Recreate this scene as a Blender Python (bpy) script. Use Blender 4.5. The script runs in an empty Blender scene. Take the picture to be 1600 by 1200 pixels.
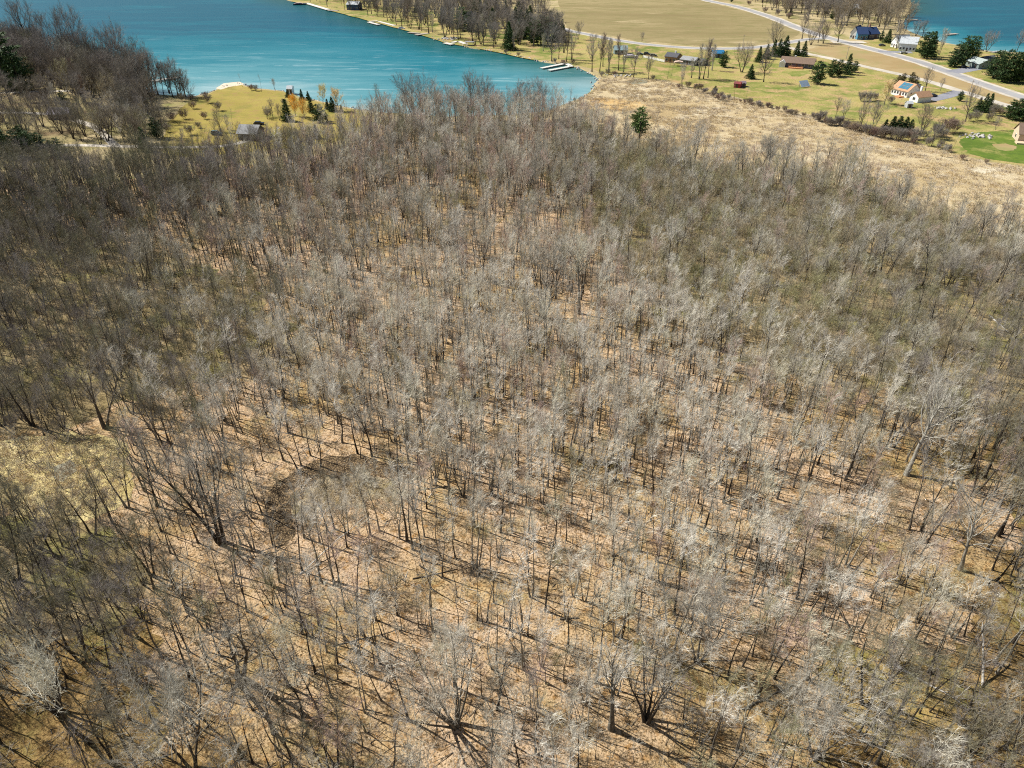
import bpy, math, random
import numpy as np
from mathutils import Vector, Matrix, Quaternion, noise
from mathutils.geometry import tessellate_polygon

scene = bpy.context.scene
COL = scene.collection
R = math.radians

# ------------------------------------------------------------------ camera
FPX = 1110.0          # focal length in pixels of the 1600 wide photograph
CAM_H = 80.0
PITCH = R(34.0)
cam_data = bpy.data.cameras.new('camera')
cam_data.sensor_width = 36.0
cam_data.lens = FPX / 1600 * 36
cam_data.clip_start = 1.0
cam_data.clip_end = 20000
cam = bpy.data.objects.new('camera', cam_data)
cam.location = (0, 0, CAM_H)
cam.rotation_euler = (R(90) - PITCH, 0, 0)
COL.objects.link(cam)
scene.camera = cam

# ------------------------------------------------------------------ light
SUN_EL, SUN_AZ = R(47), R(-66)      # azimuth from +Y, clockwise
world = bpy.data.worlds.new('World')
scene.world = world
world.use_nodes = True
wn = world.node_tree
sky = wn.nodes.new('ShaderNodeTexSky')
sky.sky_type = 'NISHITA'
sky.sun_disc = False
sky.sun_elevation = SUN_EL
sky.sun_rotation = SUN_AZ
sky.air_density = 1.0
sky.dust_density = 0.3
sky.ozone_density = 1.5
wn.links.new(sky.outputs[0], wn.nodes['Background'].inputs[0])
wn.nodes['Background'].inputs[1].default_value = 0.052
sun_d = bpy.data.lights.new('sun', 'SUN')
sun_d.energy = 5.0
sun_d.angle = R(0.5)
sun_d.color = (1.0, 0.97, 0.90)
sun = bpy.data.objects.new('sun', sun_d)
sdir = Vector((math.sin(SUN_AZ) * math.cos(SUN_EL), math.cos(SUN_AZ) * math.cos(SUN_EL), math.sin(SUN_EL)))
sun.rotation_euler = sdir.to_track_quat('Z', 'Y').to_euler()
sun.location = (0, 0, 200)
COL.objects.link(sun)
scene.view_settings.view_transform = 'Standard'
scene.view_settings.look = 'None'
scene.view_settings.gamma = 1.0
scene.view_settings.exposure = 0.62
scene.view_settings.use_curve_mapping = False
scene.render.engine = 'CYCLES'
scene.cycles.max_bounces = 5
scene.cycles.diffuse_bounces = 3
scene.cycles.glossy_bounces = 2
scene.cycles.use_denoising = False
scene.cycles.filter_width = 1.1

# ------------------------------------------------------------------ survey helpers: where a photographed point lies on the ground
CP, SP = math.cos(PITCH), math.sin(PITCH)
def G(px, py, z=0.0):
    u = (px - 800) / FPX; v = (600 - py) / FPX
    dy = CP + v * SP; dz = -SP + v * CP
    t = (CAM_H - z) / -dz
    return Vector((u * t, dy * t, z))
def PX(x, y, z=0.0):
    h = z - CAM_H
    dep = y * CP - h * SP
    if dep < 1: return (-9999, -9999)
    up = y * SP + h * CP
    return (800 + FPX * x / dep, 600 - FPX * up / dep)
def height_from(px, py, hpx):
    """height in metres of something standing at (px, py) and hpx tall in the photograph"""
    p = G(px, py)
    lo, hi = 0.2, 60
    for _ in range(30):
        m = (lo + hi) / 2
        if py - PX(p.x, p.y, m)[1] < hpx: lo = m
        else: hi = m
    return lo

# ------------------------------------------------------------------ object helpers
def tag(o, label=None, cat=None, group=None, kind=None):
    if label: o['label'] = label
    if cat: o['category'] = cat
    if group: o['group'] = group
    if kind: o['kind'] = kind
    return o
def link(o, parent=None):
    COL.objects.link(o)
    if parent: o.parent = parent
    return o
def empty(name, loc, rz=0.0, label=None, cat=None, group=None, sc=1.0):
    o = bpy.data.objects.new(name, None)
    o.location = loc; o.rotation_euler = (0, 0, rz); o.scale = (sc, sc, sc)
    o.empty_display_size = 0.5
    link(o)
    return tag(o, label, cat, group)
def mesh_obj(name, verts, faces, mats, parent=None, smooth=False, fmat=None, loc=None):
    me = bpy.data.meshes.new(name)
    me.from_pydata([tuple(v) for v in verts], [], faces)
    if not isinstance(mats, (list, tuple)): mats = [mats]
    for m in mats: me.materials.append(m)
    if fmat is not None: me.polygons.foreach_set('material_index', fmat)
    if smooth: me.polygons.foreach_set('use_smooth', [True] * len(me.polygons))
    me.update()
    o = bpy.data.objects.new(name, me)
    if loc is not None: o.location = loc
    link(o, parent)
    return o

class MB:
    """collects simple solids into one mesh"""
    def __init__(s): s.v = []; s.f = []
    def box(s, x0, y0, z0, x1, y1, z1, M=None):
        b = len(s.v)
        for x, y, z in ((x0,y0,z0),(x1,y0,z0),(x1,y1,z0),(x0,y1,z0),(x0,y0,z1),(x1,y0,z1),(x1,y1,z1),(x0,y1,z1)):
            p = Vector((x, y, z)); s.v.append(M @ p if M else p)
        s.f += [(b,b+3,b+2,b+1),(b+4,b+5,b+6,b+7),(b,b+1,b+5,b+4),(b+1,b+2,b+6,b+5),(b+2,b+3,b+7,b+6),(b+3,b,b+4,b+7)]
        return s
    def prism(s, prof, a, b, axis='y'):
        """profile of (u,w) points extruded between a and b: u along x (axis y) or y (axis x)"""
        n = len(prof); k = len(s.v)
        for t in (a, b):
            for u, w in prof:
                s.v.append(Vector((u, t, w)) if axis == 'y' else Vector((t, u, w)))
        s.f.append(tuple(range(k, k + n))); s.f.append(tuple(range(k + 2*n - 1, k + n - 1, -1)))
        for i in range(n):
            j = (i + 1) % n
            s.f.append((k + i, k + n + i, k + n + j, k + j))
        return s
    def tube(s, pts, rad, n=6):
        tube(s.v, s.f, pts, rad, n); return s
    def make(s, name, mat, parent=None, **kw):
        return mesh_obj(name, s.v, s.f, mat, parent, **kw)

def tube(V, F, pts, rad, n):
    k0 = len(V); m = len(pts)
    d = (pts[1] - pts[0]).normalized()
    a = d.orthogonal().normalized()
    for i in range(m):
        if i: 
            d2 = (pts[min(i + 1, m - 1)] - pts[i - 1]).normalized()
            a = (a - d2 * a.dot(d2)).normalized(); d = d2
        b = d.cross(a)
        for j in range(n):
            t = 2 * math.pi * j / n
            V.append(pts[i] + (a * math.cos(t) + b * math.sin(t)) * rad[i])
    for i in range(m - 1):
        for j in range(n):
            q = (j + 1) % n
            F.append((k0 + i*n + j, k0 + i*n + q, k0 + (i+1)*n + q, k0 + (i+1)*n + j))
    F.append(tuple(k0 + (m-1)*n + j for j in range(n)))

# ------------------------------------------------------------------ materials
def newmat(name, rough=0.9, spec=0.2):
    m = bpy.data.materials.new(name); m.use_nodes = True
    b = m.node_tree.nodes['Principled BSDF']
    b.inputs['Roughness'].default_value = rough
    b.inputs['Specular IOR Level'].default_value = spec
    return m, m.node_tree, b
def N(nt, t, **kw):
    n = nt.nodes.new(t)
    for k, v in kw.items(): setattr(n, k, v)
    return n
def noise_node(nt, vec, scale, detail=4, rough=0.6, dist=0.0):
    n = N(nt, 'ShaderNodeTexNoise'); n.inputs['Scale'].default_value = scale
    n.inputs['Detail'].default_value = detail; n.inputs['Roughness'].default_value = rough
    n.inputs['Distortion'].default_value = dist
    nt.links.new(vec, n.inputs['Vector']); return n
def ramp(nt, fac, stops, interp='LINEAR'):
    r = N(nt, 'ShaderNodeValToRGB'); r.color_ramp.interpolation = interp
    while len(r.color_ramp.elements) < len(stops): r.color_ramp.elements.new(0.5)
    for e, (p, c) in zip(r.color_ramp.elements, stops):
        e.position = p; e.color = (*c, 1)
    nt.links.new(fac, r.inputs[0]); return r
def mix(nt, fac, a, b, mode='MIX'):
    m = N(nt, 'ShaderNodeMix', data_type='RGBA', blend_type=mode)
    def put(s, v):
        if isinstance(v, bpy.types.NodeSocket): nt.links.new(v, s)
        elif isinstance(v, (int, float)): s.default_value = v
        else: s.default_value = (*v, 1)
    put(m.inputs[0], fac); put(m.inputs[6], a); put(m.inputs[7], b)
    return m.outputs[2]
def bump(nt, b, h, strength, dist):
    n = N(nt, 'ShaderNodeBump'); n.inputs['Strength'].default_value = strength
    n.inputs['Distance'].default_value = dist
    nt.links.new(h, n.inputs['Height']); nt.links.new(n.outputs[0], b.inputs['Normal'])
def ground_mat(name, base, big, mid, fine, s=(0.03, 0.35, 3.0), bstr=0.6, bdist=0.15, stretch=None):
    """base colour stops by a broad noise; big/mid/fine = (colour, lo, hi) patches laid over it"""
    m, nt, b = newmat(name, 0.95, 0.1)
    g = N(nt, 'ShaderNodeNewGeometry').outputs['Position']
    if stretch:
        mp = N(nt, 'ShaderNodeMapping'); mp.inputs['Scale'].default_value = stretch[:3]
        mp.inputs['Rotation'].default_value = (0, 0, stretch[3]); nt.links.new(g, mp.inputs[0]); g = mp.outputs[0]
    n0 = noise_node(nt, g, s[0], 5, 0.62, 0.5)
    c = ramp(nt, n0.outputs[0], base).outputs[0]
    for (col, lo, hi), sc in zip((big, mid, fine), s):
        n1 = noise_node(nt, g, sc * 1.7, 5, 0.65)
        f = N(nt, 'ShaderNodeMapRange'); f.inputs[1].default_value = lo; f.inputs[2].default_value = hi
        nt.links.new(n1.outputs[0], f.inputs[0])
        c = mix(nt, f.outputs[0], c, col)
    nt.links.new(c, b.inputs['Base Color'])
    h = noise_node(nt, g, s[2], 6, 0.7)
    bump(nt, b, h.outputs[0], bstr, bdist)
    return m
def twig_mat(name, c0, c1, c2):
    m, nt, b = newmat(name, 0.75, 0.25)
    oi = N(nt, 'ShaderNodeObjectInfo')
    r = ramp(nt, oi.outputs['Random'], [(0.0, c0), (0.5, c1), (1.0, c2)])
    g = N(nt, 'ShaderNodeNewGeometry').outputs['Position']
    n = noise_node(nt, g, 1.1, 3, 0.6)
    hs = N(nt, 'ShaderNodeHueSaturation')
    mr = N(nt, 'ShaderNodeMapRange'); mr.inputs[1].default_value = 0.3; mr.inputs[2].default_value = 0.7
    mr.inputs[3].default_value = 0.7; mr.inputs[4].default_value = 1.25
    nt.links.new(n.outputs[0], mr.inputs[0]); nt.links.new(mr.outputs[0], hs.inputs['Value'])
    nt.links.new(r.outputs[0], hs.inputs['Color']); nt.links.new(hs.outputs[0], b.inputs['Base Color'])
    return m
def bark_mat(name, c0, c1, c2):
    m, nt, b = newmat(name, 0.9, 0.15)
    oi = N(nt, 'ShaderNodeObjectInfo')
    tc = N(nt, 'ShaderNodeTexCoord')
    mp = N(nt, 'ShaderNodeMapping'); mp.inputs['Scale'].default_value = (1, 1, 0.25)
    nt.links.new(tc.outputs['Object'], mp.inputs[0])
    n = noise_node(nt, mp.outputs[0], 4.0, 5, 0.7)
    a = N(nt, 'ShaderNodeMath', operation='ADD'); nt.links.new(n.outputs[0], a.inputs[0])
    q = N(nt, 'ShaderNodeMath', operation='MULTIPLY_ADD'); nt.links.new(oi.outputs['Random'], q.inputs[0])
    q.inputs[1].default_value = 0.4; q.inputs[2].default_value = -0.2
    nt.links.new(q.outputs[0], a.inputs[1])
    r = ramp(nt, a.outputs[0], [(0.25, c0), (0.5, c1), (0.8, c2)])
    nt.links.new(r.outputs[0], b.inputs['Base Color'])
    bump(nt, b, n.outputs[0], 0.6, 0.03)
    return m
def flat_mat(name, col, rough=0.7, spec=0.3, var=0.18, sc=2.0, metal=0.0):
    m, nt, b = newmat(name, rough, spec)
    tc = N(nt, 'ShaderNodeTexCoord')
    n = noise_node(nt, tc.outputs['Object'], sc, 5, 0.7)
    lo = tuple(c * (1 - var) for c in col); hi = tuple(min(1, c * (1 + var)) for c in col)
    r = ramp(nt, n.outputs[0], [(0.3, lo), (0.7, hi)])
    nt.links.new(r.outputs[0], b.inputs['Base Color'])
    b.inputs['Metallic'].default_value = metal
    return m
def roof_mat(name, col):
    m, nt, b = newmat(name, 0.85, 0.2)
    tc = N(nt, 'ShaderNodeTexCoord')
    w = N(nt, 'ShaderNodeTexBrick'); w.inputs['Scale'].default_value = 1.2
    w.inputs['Color1'].default_value = (*[c * 0.8 for c in col], 1); w.inputs['Color2'].default_value = (*[min(1, c * 1.2) for c in col], 1)
    w.inputs['Mortar'].default_value = (*[c * 0.6 for c in col], 1)
    nt.links.new(tc.outputs['Object'], w.inputs[0])
    n = noise_node(nt, tc.outputs['Object'], 1.3, 4)
    c = mix(nt, 0.35, w.outputs[0], ramp(nt, n.outputs[0], [(0.3, tuple(c*0.7 for c in col)), (0.7, tuple(min(1, c*1.3) for c in col))]).outputs[0])
    nt.links.new(c, b.inputs['Base Color'])
    return m

M = {}
M['forest_floor'] = ground_mat('forest_floor', [(0.25, (0.33, 0.21, 0.085)), (0.40, (0.48, 0.335, 0.165)), (0.56, (0.60, 0.43, 0.28)), (0.70, (0.47, 0.31, 0.14))],
    ((0.27, 0.225, 0.075), 0.54, 0.70), ((0.36, 0.20, 0.075), 0.50, 0.66), ((0.12, 0.075, 0.03), 0.49, 0.62), s=(0.035, 0.5, 1.9), bstr=1.0, bdist=0.35)
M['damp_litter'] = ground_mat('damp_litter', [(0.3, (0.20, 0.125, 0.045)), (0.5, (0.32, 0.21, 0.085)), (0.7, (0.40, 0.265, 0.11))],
    ((0.20, 0.18, 0.055), 0.50, 0.66), ((0.16, 0.095, 0.035), 0.50, 0.64), ((0.09, 0.055, 0.02), 0.49, 0.62), s=(0.06, 0.5, 1.9), bstr=1.0, bdist=0.35)  # golden-brown leaves, darkened in part to carry the lens vignetting
M['scrub_floor'] = ground_mat('scrub_floor', [(0.3, (0.25, 0.19, 0.08)), (0.5, (0.36, 0.27, 0.14)), (0.7, (0.46, 0.34, 0.19))],
    ((0.24, 0.22, 0.07), 0.50, 0.62), ((0.15, 0.11, 0.05), 0.52, 0.66), ((0.12, 0.09, 0.05), 0.50, 0.64), s=(0.05, 0.5, 2.6), bstr=0.9, bdist=0.3)
M['ground'] = ground_mat('dry_ground', [(0.3, (0.27, 0.21, 0.10)), (0.5, (0.40, 0.32, 0.17)), (0.7, (0.48, 0.38, 0.23))],
    ((0.20, 0.20, 0.06), 0.50, 0.66), ((0.26, 0.17, 0.08), 0.54, 0.7), ((0.18, 0.13, 0.07), 0.55, 0.7), bstr=0.5)
M['marsh'] = ground_mat('marsh', [(0.3, (0.38, 0.28, 0.14)), (0.45, (0.47, 0.365, 0.205)), (0.58, (0.54, 0.44, 0.275)), (0.75, (0.41, 0.31, 0.17))],
    ((0.62, 0.55, 0.41), 0.55, 0.68), ((0.36, 0.25, 0.14), 0.52, 0.68), ((0.26, 0.18, 0.09), 0.54, 0.66), s=(0.022, 0.25, 1.4), bstr=1.0, bdist=0.4)
M['bog'] = ground_mat('bog', [(0.3, (0.44, 0.27, 0.10)), (0.5, (0.52, 0.35, 0.15)), (0.7, (0.52, 0.39, 0.20))],
    ((0.5, 0.38, 0.2), 0.55, 0.7), ((0.40, 0.22, 0.08), 0.5, 0.7), ((0.3, 0.18, 0.07), 0.55, 0.7), s=(0.04, 0.3, 1.5), bstr=0.8)
M['lawn'] = ground_mat('lawn', [(0.28, (0.20, 0.19, 0.05)), (0.45, (0.31, 0.275, 0.085)), (0.6, (0.40, 0.325, 0.125)), (0.8, (0.27, 0.265, 0.07))],
    ((0.13, 0.175, 0.032), 0.48, 0.62), ((0.42, 0.285, 0.14), 0.48, 0.62), ((0.13, 0.12, 0.04), 0.50, 0.68), s=(0.016, 0.07, 0.7), bstr=0.7, bdist=0.2)
M['green_lawn'] = ground_mat('green_lawn', [(0.3, (0.075, 0.125, 0.018)), (0.5, (0.115, 0.17, 0.024)), (0.7, (0.18, 0.215, 0.045))],
    ((0.26, 0.24, 0.075), 0.48, 0.62), ((0.085, 0.135, 0.022), 0.48, 0.62), ((0.08, 0.11, 0.022), 0.50, 0.68), s=(0.04, 0.12, 0.8), bstr=0.6, bdist=0.15)
M['fresh_lawn'] = ground_mat('fresh_lawn', [(0.3, (0.16, 0.18, 0.04)), (0.5, (0.20, 0.22, 0.05)), (0.7, (0.27, 0.26, 0.08))],
    ((0.12, 0.17, 0.03), 0.50, 0.66), ((0.33, 0.28, 0.11), 0.50, 0.66), ((0.12, 0.12, 0.03), 0.50, 0.70), s=(0.05, 0.15, 0.9), bstr=0.5, bdist=0.1)
M['rough_grass'] = ground_mat('rough_grass', [(0.28, (0.15, 0.12, 0.05)), (0.45, (0.24, 0.20, 0.08)), (0.6, (0.31, 0.25, 0.12)), (0.8, (0.22, 0.20, 0.06))],
    ((0.17, 0.115, 0.06), 0.46, 0.62), ((0.33, 0.26, 0.15), 0.54, 0.68), ((0.10, 0.08, 0.035), 0.50, 0.66), s=(0.03, 0.16, 1.2), bstr=0.7, bdist=0.2)
M['gold_lawn'] = ground_mat('gold_lawn', [(0.3, (0.23, 0.18, 0.04)), (0.5, (0.31, 0.245, 0.06)), (0.7, (0.37, 0.29, 0.085))],
    ((0.19, 0.18, 0.04), 0.52, 0.66), ((0.30, 0.20, 0.075), 0.50, 0.68), ((0.16, 0.13, 0.04), 0.52, 0.72), s=(0.03, 0.14, 1.0), bstr=0.5, bdist=0.12)
M['field'] = ground_mat('field', [(0.3, (0.20, 0.155, 0.07)), (0.5, (0.265, 0.21, 0.10)), (0.7, (0.33, 0.265, 0.135))],
    ((0.48, 0.38, 0.22), 0.60, 0.72), ((0.20, 0.175, 0.07), 0.48, 0.64), ((0.20, 0.15, 0.07), 0.50, 0.68), s=(0.012, 0.07, 0.6), bstr=0.4, bdist=0.2, stretch=(0.45, 1.4, 1, 0.12))
M['verge'] = ground_mat('verge', [(0.3, (0.27, 0.185, 0.08)), (0.5, (0.34, 0.25, 0.125)), (0.7, (0.38, 0.30, 0.15))],
    ((0.26, 0.24, 0.09), 0.52, 0.66), ((0.33, 0.22, 0.10), 0.52, 0.7), ((0.3, 0.22, 0.11), 0.55, 0.75), s=(0.02, 0.12, 1.0), bstr=0.3, bdist=0.1)
M['asphalt'] = ground_mat('asphalt', [(0.3, (0.27, 0.26, 0.26)), (0.7, (0.34, 0.33, 0.32))], ((0.24, 0.23, 0.23), 0.55, 0.7), ((0.36, 0.35, 0.34), 0.5, 0.7), ((0.2, 0.2, 0.2), 0.6, 0.8), s=(0.05, 0.4, 3), bstr=0.1, bdist=0.02)
M['gravel'] = ground_mat('gravel', [(0.3, (0.42, 0.37, 0.30)), (0.7, (0.58, 0.52, 0.44))], ((0.36, 0.30, 0.2), 0.52, 0.7), ((0.5, 0.46, 0.4), 0.5, 0.7), ((0.3, 0.27, 0.22), 0.58, 0.7), s=(0.06, 0.5, 4), bstr=0.4, bdist=0.05)
M['driveway'] = ground_mat('driveway', [(0.3, (0.20, 0.20, 0.23)), (0.7, (0.28, 0.28, 0.31))], ((0.2, 0.19, 0.2), 0.52, 0.7), ((0.3, 0.3, 0.31), 0.5, 0.7), ((0.15, 0.15, 0.16), 0.58, 0.7), s=(0.06, 0.5, 4), bstr=0.1, bdist=0.02)
M['mud'] = ground_mat('mud', [(0.3, (0.025, 0.018, 0.012)), (0.7, (0.09, 0.06, 0.035))], ((0.30, 0.20, 0.11), 0.56, 0.64), ((0.03, 0.02, 0.015), 0.5, 0.7), ((0.34, 0.24, 0.13), 0.50, 0.60), s=(0.25, 0.8, 2.6), bstr=0.8, bdist=0.2)
M['clearing'] = ground_mat('clearing', [(0.3, (0.46, 0.35, 0.13)), (0.5, (0.64, 0.52, 0.24)), (0.7, (0.70, 0.60, 0.33))],
    ((0.33, 0.28, 0.12), 0.55, 0.7), ((0.22, 0.15, 0.07), 0.52, 0.66), ((0.20, 0.14, 0.06), 0.52, 0.64), s=(0.06, 0.6, 2.2), bstr=1.0, bdist=0.4)
M['pool_bed'] = ground_mat('pool_bed', [(0.3, (0.33, 0.25, 0.14)), (0.5, (0.52, 0.42, 0.27)), (0.7, (0.62, 0.52, 0.37))],
    ((0.30, 0.25, 0.10), 0.50, 0.64), ((0.16, 0.11, 0.06), 0.50, 0.64), ((0.14, 0.10, 0.05), 0.50, 0.62), s=(0.15, 0.6, 2.2), bstr=1.0, bdist=0.4)
M['sand'] = flat_mat('shore_sand', (0.60, 0.50, 0.38), 0.95, 0.1, 0.3, 0.5)
M['bark'] = bark_mat('bark', (0.08, 0.068, 0.052), (0.19, 0.17, 0.135), (0.36, 0.335, 0.28))
M['pale_bark'] = bark_mat('pale_bark', (0.16, 0.145, 0.115), (0.32, 0.30, 0.25), (0.48, 0.45, 0.39))
M['dark_bark'] = bark_mat('dark_bark', (0.03, 0.024, 0.018), (0.075, 0.06, 0.046), (0.17, 0.15, 0.12))
M['white_bark'] = bark_mat('white_bark', (0.22, 0.20, 0.17), (0.48, 0.45, 0.40), (0.68, 0.65, 0.6))
M['twig_pale'] = twig_mat('twig_pale', (0.62, 0.56, 0.45), (0.76, 0.71, 0.62), (0.65, 0.61, 0.47))
M['twig_gray'] = twig_mat('twig_gray', (0.36, 0.325, 0.265), (0.49, 0.455, 0.385), (0.42, 0.395, 0.31))
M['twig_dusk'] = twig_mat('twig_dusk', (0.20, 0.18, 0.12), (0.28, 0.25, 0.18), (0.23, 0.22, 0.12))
M['twig_umber'] = twig_mat('twig_umber', (0.27, 0.215, 0.145), (0.34, 0.275, 0.19), (0.29, 0.245, 0.16))
M['needles_brown'] = twig_mat('needles_brown', (0.07, 0.06, 0.03), (0.10, 0.08, 0.04), (0.06, 0.065, 0.03))
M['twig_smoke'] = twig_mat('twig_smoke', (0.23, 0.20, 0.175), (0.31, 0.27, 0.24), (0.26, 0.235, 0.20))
M['twig_olive'] = twig_mat('twig_olive', (0.34, 0.31, 0.165), (0.43, 0.39, 0.235), (0.37, 0.355, 0.18))
M['twig_rose'] = twig_mat('twig_rose', (0.45, 0.32, 0.26), (0.54, 0.40, 0.34), (0.47, 0.36, 0.27))
M['twig_dark'] = twig_mat('twig_dark', (0.20, 0.165, 0.13), (0.27, 0.23, 0.19), (0.22, 0.20, 0.15))
M['twig_tan'] = twig_mat('twig_tan', (0.38, 0.31, 0.205), (0.47, 0.39, 0.27), (0.42, 0.355, 0.23))
M['twig_orange'] = twig_mat('twig_orange', (0.85, 0.48, 0.08), (0.88, 0.55, 0.12), (0.8, 0.52, 0.15))
M['twig_yellow'] = twig_mat('twig_yellow', (0.80, 0.64, 0.34), (0.82, 0.66, 0.4), (0.72, 0.64, 0.3))
M['twig_shrub'] = twig_mat('twig_shrub', (0.22, 0.145, 0.12), (0.27, 0.195, 0.155), (0.23, 0.18, 0.125))
M['needles'] = twig_mat('needles', (0.035, 0.065, 0.02), (0.06, 0.105, 0.028), (0.045, 0.08, 0.03))
M['needles_pine'] = twig_mat('needles_pine', (0.12, 0.19, 0.045), (0.16, 0.23, 0.06), (0.12, 0.18, 0.05))
M['reed'] = twig_mat('reed', (0.54, 0.42, 0.235), (0.62, 0.50, 0.30), (0.47, 0.34, 0.165))
M['reed_gray'] = twig_mat('reed_gray', (0.50, 0.42, 0.31), (0.57, 0.48, 0.365), (0.43, 0.345, 0.245))
M['rock'] = flat_mat('rock', (0.45, 0.42, 0.39), 0.9, 0.2, 0.4, 1.5)

# water: real colour of a clear lake over pale sand near the close shore, deep blue further out
def water_mat():
    m, nt, b = newmat('lake_water', 0.30, 0.10)
    b.inputs['IOR'].default_value = 1.33
    g = N(nt, 'ShaderNodeNewGeometry').outputs['Position']
    at = N(nt, 'ShaderNodeAttribute', attribute_name='shallow').outputs['Fac']
    at2 = N(nt, 'ShaderNodeAttribute', attribute_name='weed').outputs['Fac']
    mp = N(nt, 'ShaderNodeMapping'); mp.inputs['Scale'].default_value = (0.35, 1.6, 1); mp.inputs['Rotation'].default_value = (0, 0, R(4))
    nt.links.new(g, mp.inputs[0])
    n = noise_node(nt, mp.outputs[0], 0.028, 6, 0.62, 0.6)
    a = N(nt, 'ShaderNodeMath', operation='MULTIPLY_ADD'); nt.links.new(n.outputs[0], a.inputs[0]); a.inputs[1].default_value = 0.85
    s = N(nt, 'ShaderNodeMath', operation='ADD'); nt.links.new(at, s.inputs[0]); s.inputs[1].default_value = -0.425
    nt.links.new(s.outputs[0], a.inputs[2])
    c = ramp(nt, a.outputs[0], [(0.0, (0.0, 0.075, 0.115)), (0.22, (0.001, 0.12, 0.16)), (0.48, (0.014, 0.155, 0.195)), (0.78, (0.085, 0.245, 0.275)), (1.0, (0.23, 0.36, 0.375))]).outputs[0]
    c = mix(nt, at2, c, (0.015, 0.07, 0.05))
    nt.links.new(c, b.inputs['Base Color'])
    w1 = noise_node(nt, g, 0.55, 5, 0.6); bump(nt, b, w1.outputs[0], 0.5, 0.12)
    # thin pale streaks of melting film and foam, drawn out by the wind
    mp2 = N(nt, 'ShaderNodeMapping'); mp2.inputs['Scale'].default_value = (0.25, 1.8, 1); mp2.inputs['Rotation'].default_value = (0, 0, R(-3))
    nt.links.new(g, mp2.inputs[0])
    n2 = noise_node(nt, mp2.outputs[0], 0.11, 6, 0.7, 1.0)
    mr = N(nt, 'ShaderNodeMapRange'); mr.inputs[1].default_value = 0.55; mr.inputs[2].default_value = 0.72; mr.inputs[4].default_value = 0.5
    nt.links.new(n2.outputs[0], mr.inputs[0])
    mu = N(nt, 'ShaderNodeMath', operation='MULTIPLY'); nt.links.new(mr.outputs[0], mu.inputs[0]); nt.links.new(at, mu.inputs[1])
    c = mix(nt, mu.outputs[0], c, (0.55, 0.66, 0.66)); nt.links.new(c, b.inputs['Base Color'])
    return m
M['water'] = water_mat()

# ------------------------------------------------------------------ the land and the lakes
def densify(poly, step, amp, seed=0.0, closed=True):
    out = []; n = len(poly)
    for i in range(n if closed else n - 1):
        a, b = poly[i], poly[(i + 1) % n]
        L = (b - a).length
        k = max(1, int(L / step))
        d = (b - a).normalized() if L else Vector((1, 0, 0))
        q = Vector((-d.y, d.x, 0))
        for j in range(k):
            p = a.lerp(b, j / k)
            w = (noise.noise(Vector((p.x * 0.05, p.y * 0.05, seed))) + 0.5 * noise.noise(Vector((p.x * 0.2, p.y * 0.2, seed + 5))) + (0.55 * noise.noise(Vector((p.x * 0.7, p.y * 0.7, seed + 9))) if step < 2.5 else 0)) * amp
            out.append(p + q * w)
    if not closed: out.append(poly[-1].copy())
    return out
def inside(p, poly):
    x, y = p; c = False; n = len(poly); j = n - 1
    for i in range(n):
        xi, yi = poly[i]; xj, yj = poly[j]
        if (yi > y) != (yj > y) and x < (xj - xi) * (y - yi) / (yj - yi) + xi: c = not c
        j = i
    return c
def sheet(name, pxpoly, z, mat, amp=1.5, step=4.0, label=None, skirt=0.0, holes=(), world_poly=None):
    base = world_poly or [G(*p) for p in pxpoly]
    loops = [densify([Vector((p.x, p.y, 0)) for p in base], step, amp, hash(name) % 7 if False else len(name))]
    for h in holes: loops.append(h)
    V = [Vector((p.x, p.y, z)) for l in loops for p in l]
    if holes:
        from mathutils.geometry import delaunay_2d_cdt
        ed = []; o_ = 0
        for l in loops:
            ed += [(o_ + i, o_ + (i + 1) % len(l)) for i in range(len(l))]; o_ += len(l)
        vv, _, ff, ov, _, _ = delaunay_2d_cdt([Vector((p.x, p.y)) for p in V], ed, [], 0, 1e-4)
        remap = [o[0] if o else -1 for o in ov]
        hp = [[(p.x, p.y) for p in h] for h in holes]; F = []
        extra = {}
        for t in ff:
            c = sum((vv[k] for k in t), Vector((0, 0))) / 3
            if any(inside((c.x, c.y), h) for h in hp): continue
            q = []
            for k in t:
                if remap[k] < 0:
                    if k not in extra: extra[k] = len(V); V.append(Vector((vv[k].x, vv[k].y, z)))
                    q.append(extra[k])
                else: q.append(remap[k])
            F.append(tuple(q))
    else: F = [tuple(t) for t in tessellate_polygon([[Vector((p.x, p.y, 0)) for p in l] for l in loops])]
    # faces up
    F2 = []
    for t in F:
        a, b, c = (V[i] for i in t)
        F2.append(t if (b - a).cross(c - a).z > 0 else t[::-1])
    if skirt:
        off = len(loops[0])
        for h in holes:
            n = len(h); k = len(V)
            for i, p in enumerate(h):
                q = h[(i + 1) % n] - h[i - 1]; nn = Vector((-q.y, q.x, 0)).normalized()
                if not SKIRT_LEFT: nn = -nn
                V.append(Vector((p.x, p.y, z - skirt)) + nn * 1.5)
            for i in range(n):
                j = (i + 1) % n
                F2.append((off + i, off + j, k + j, k + i))
            off += n
    o = mesh_obj(name, V, F2, mat)
    tag(o, label, None, None, 'structure')
    return o
SKIRT_LEFT = True

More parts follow.
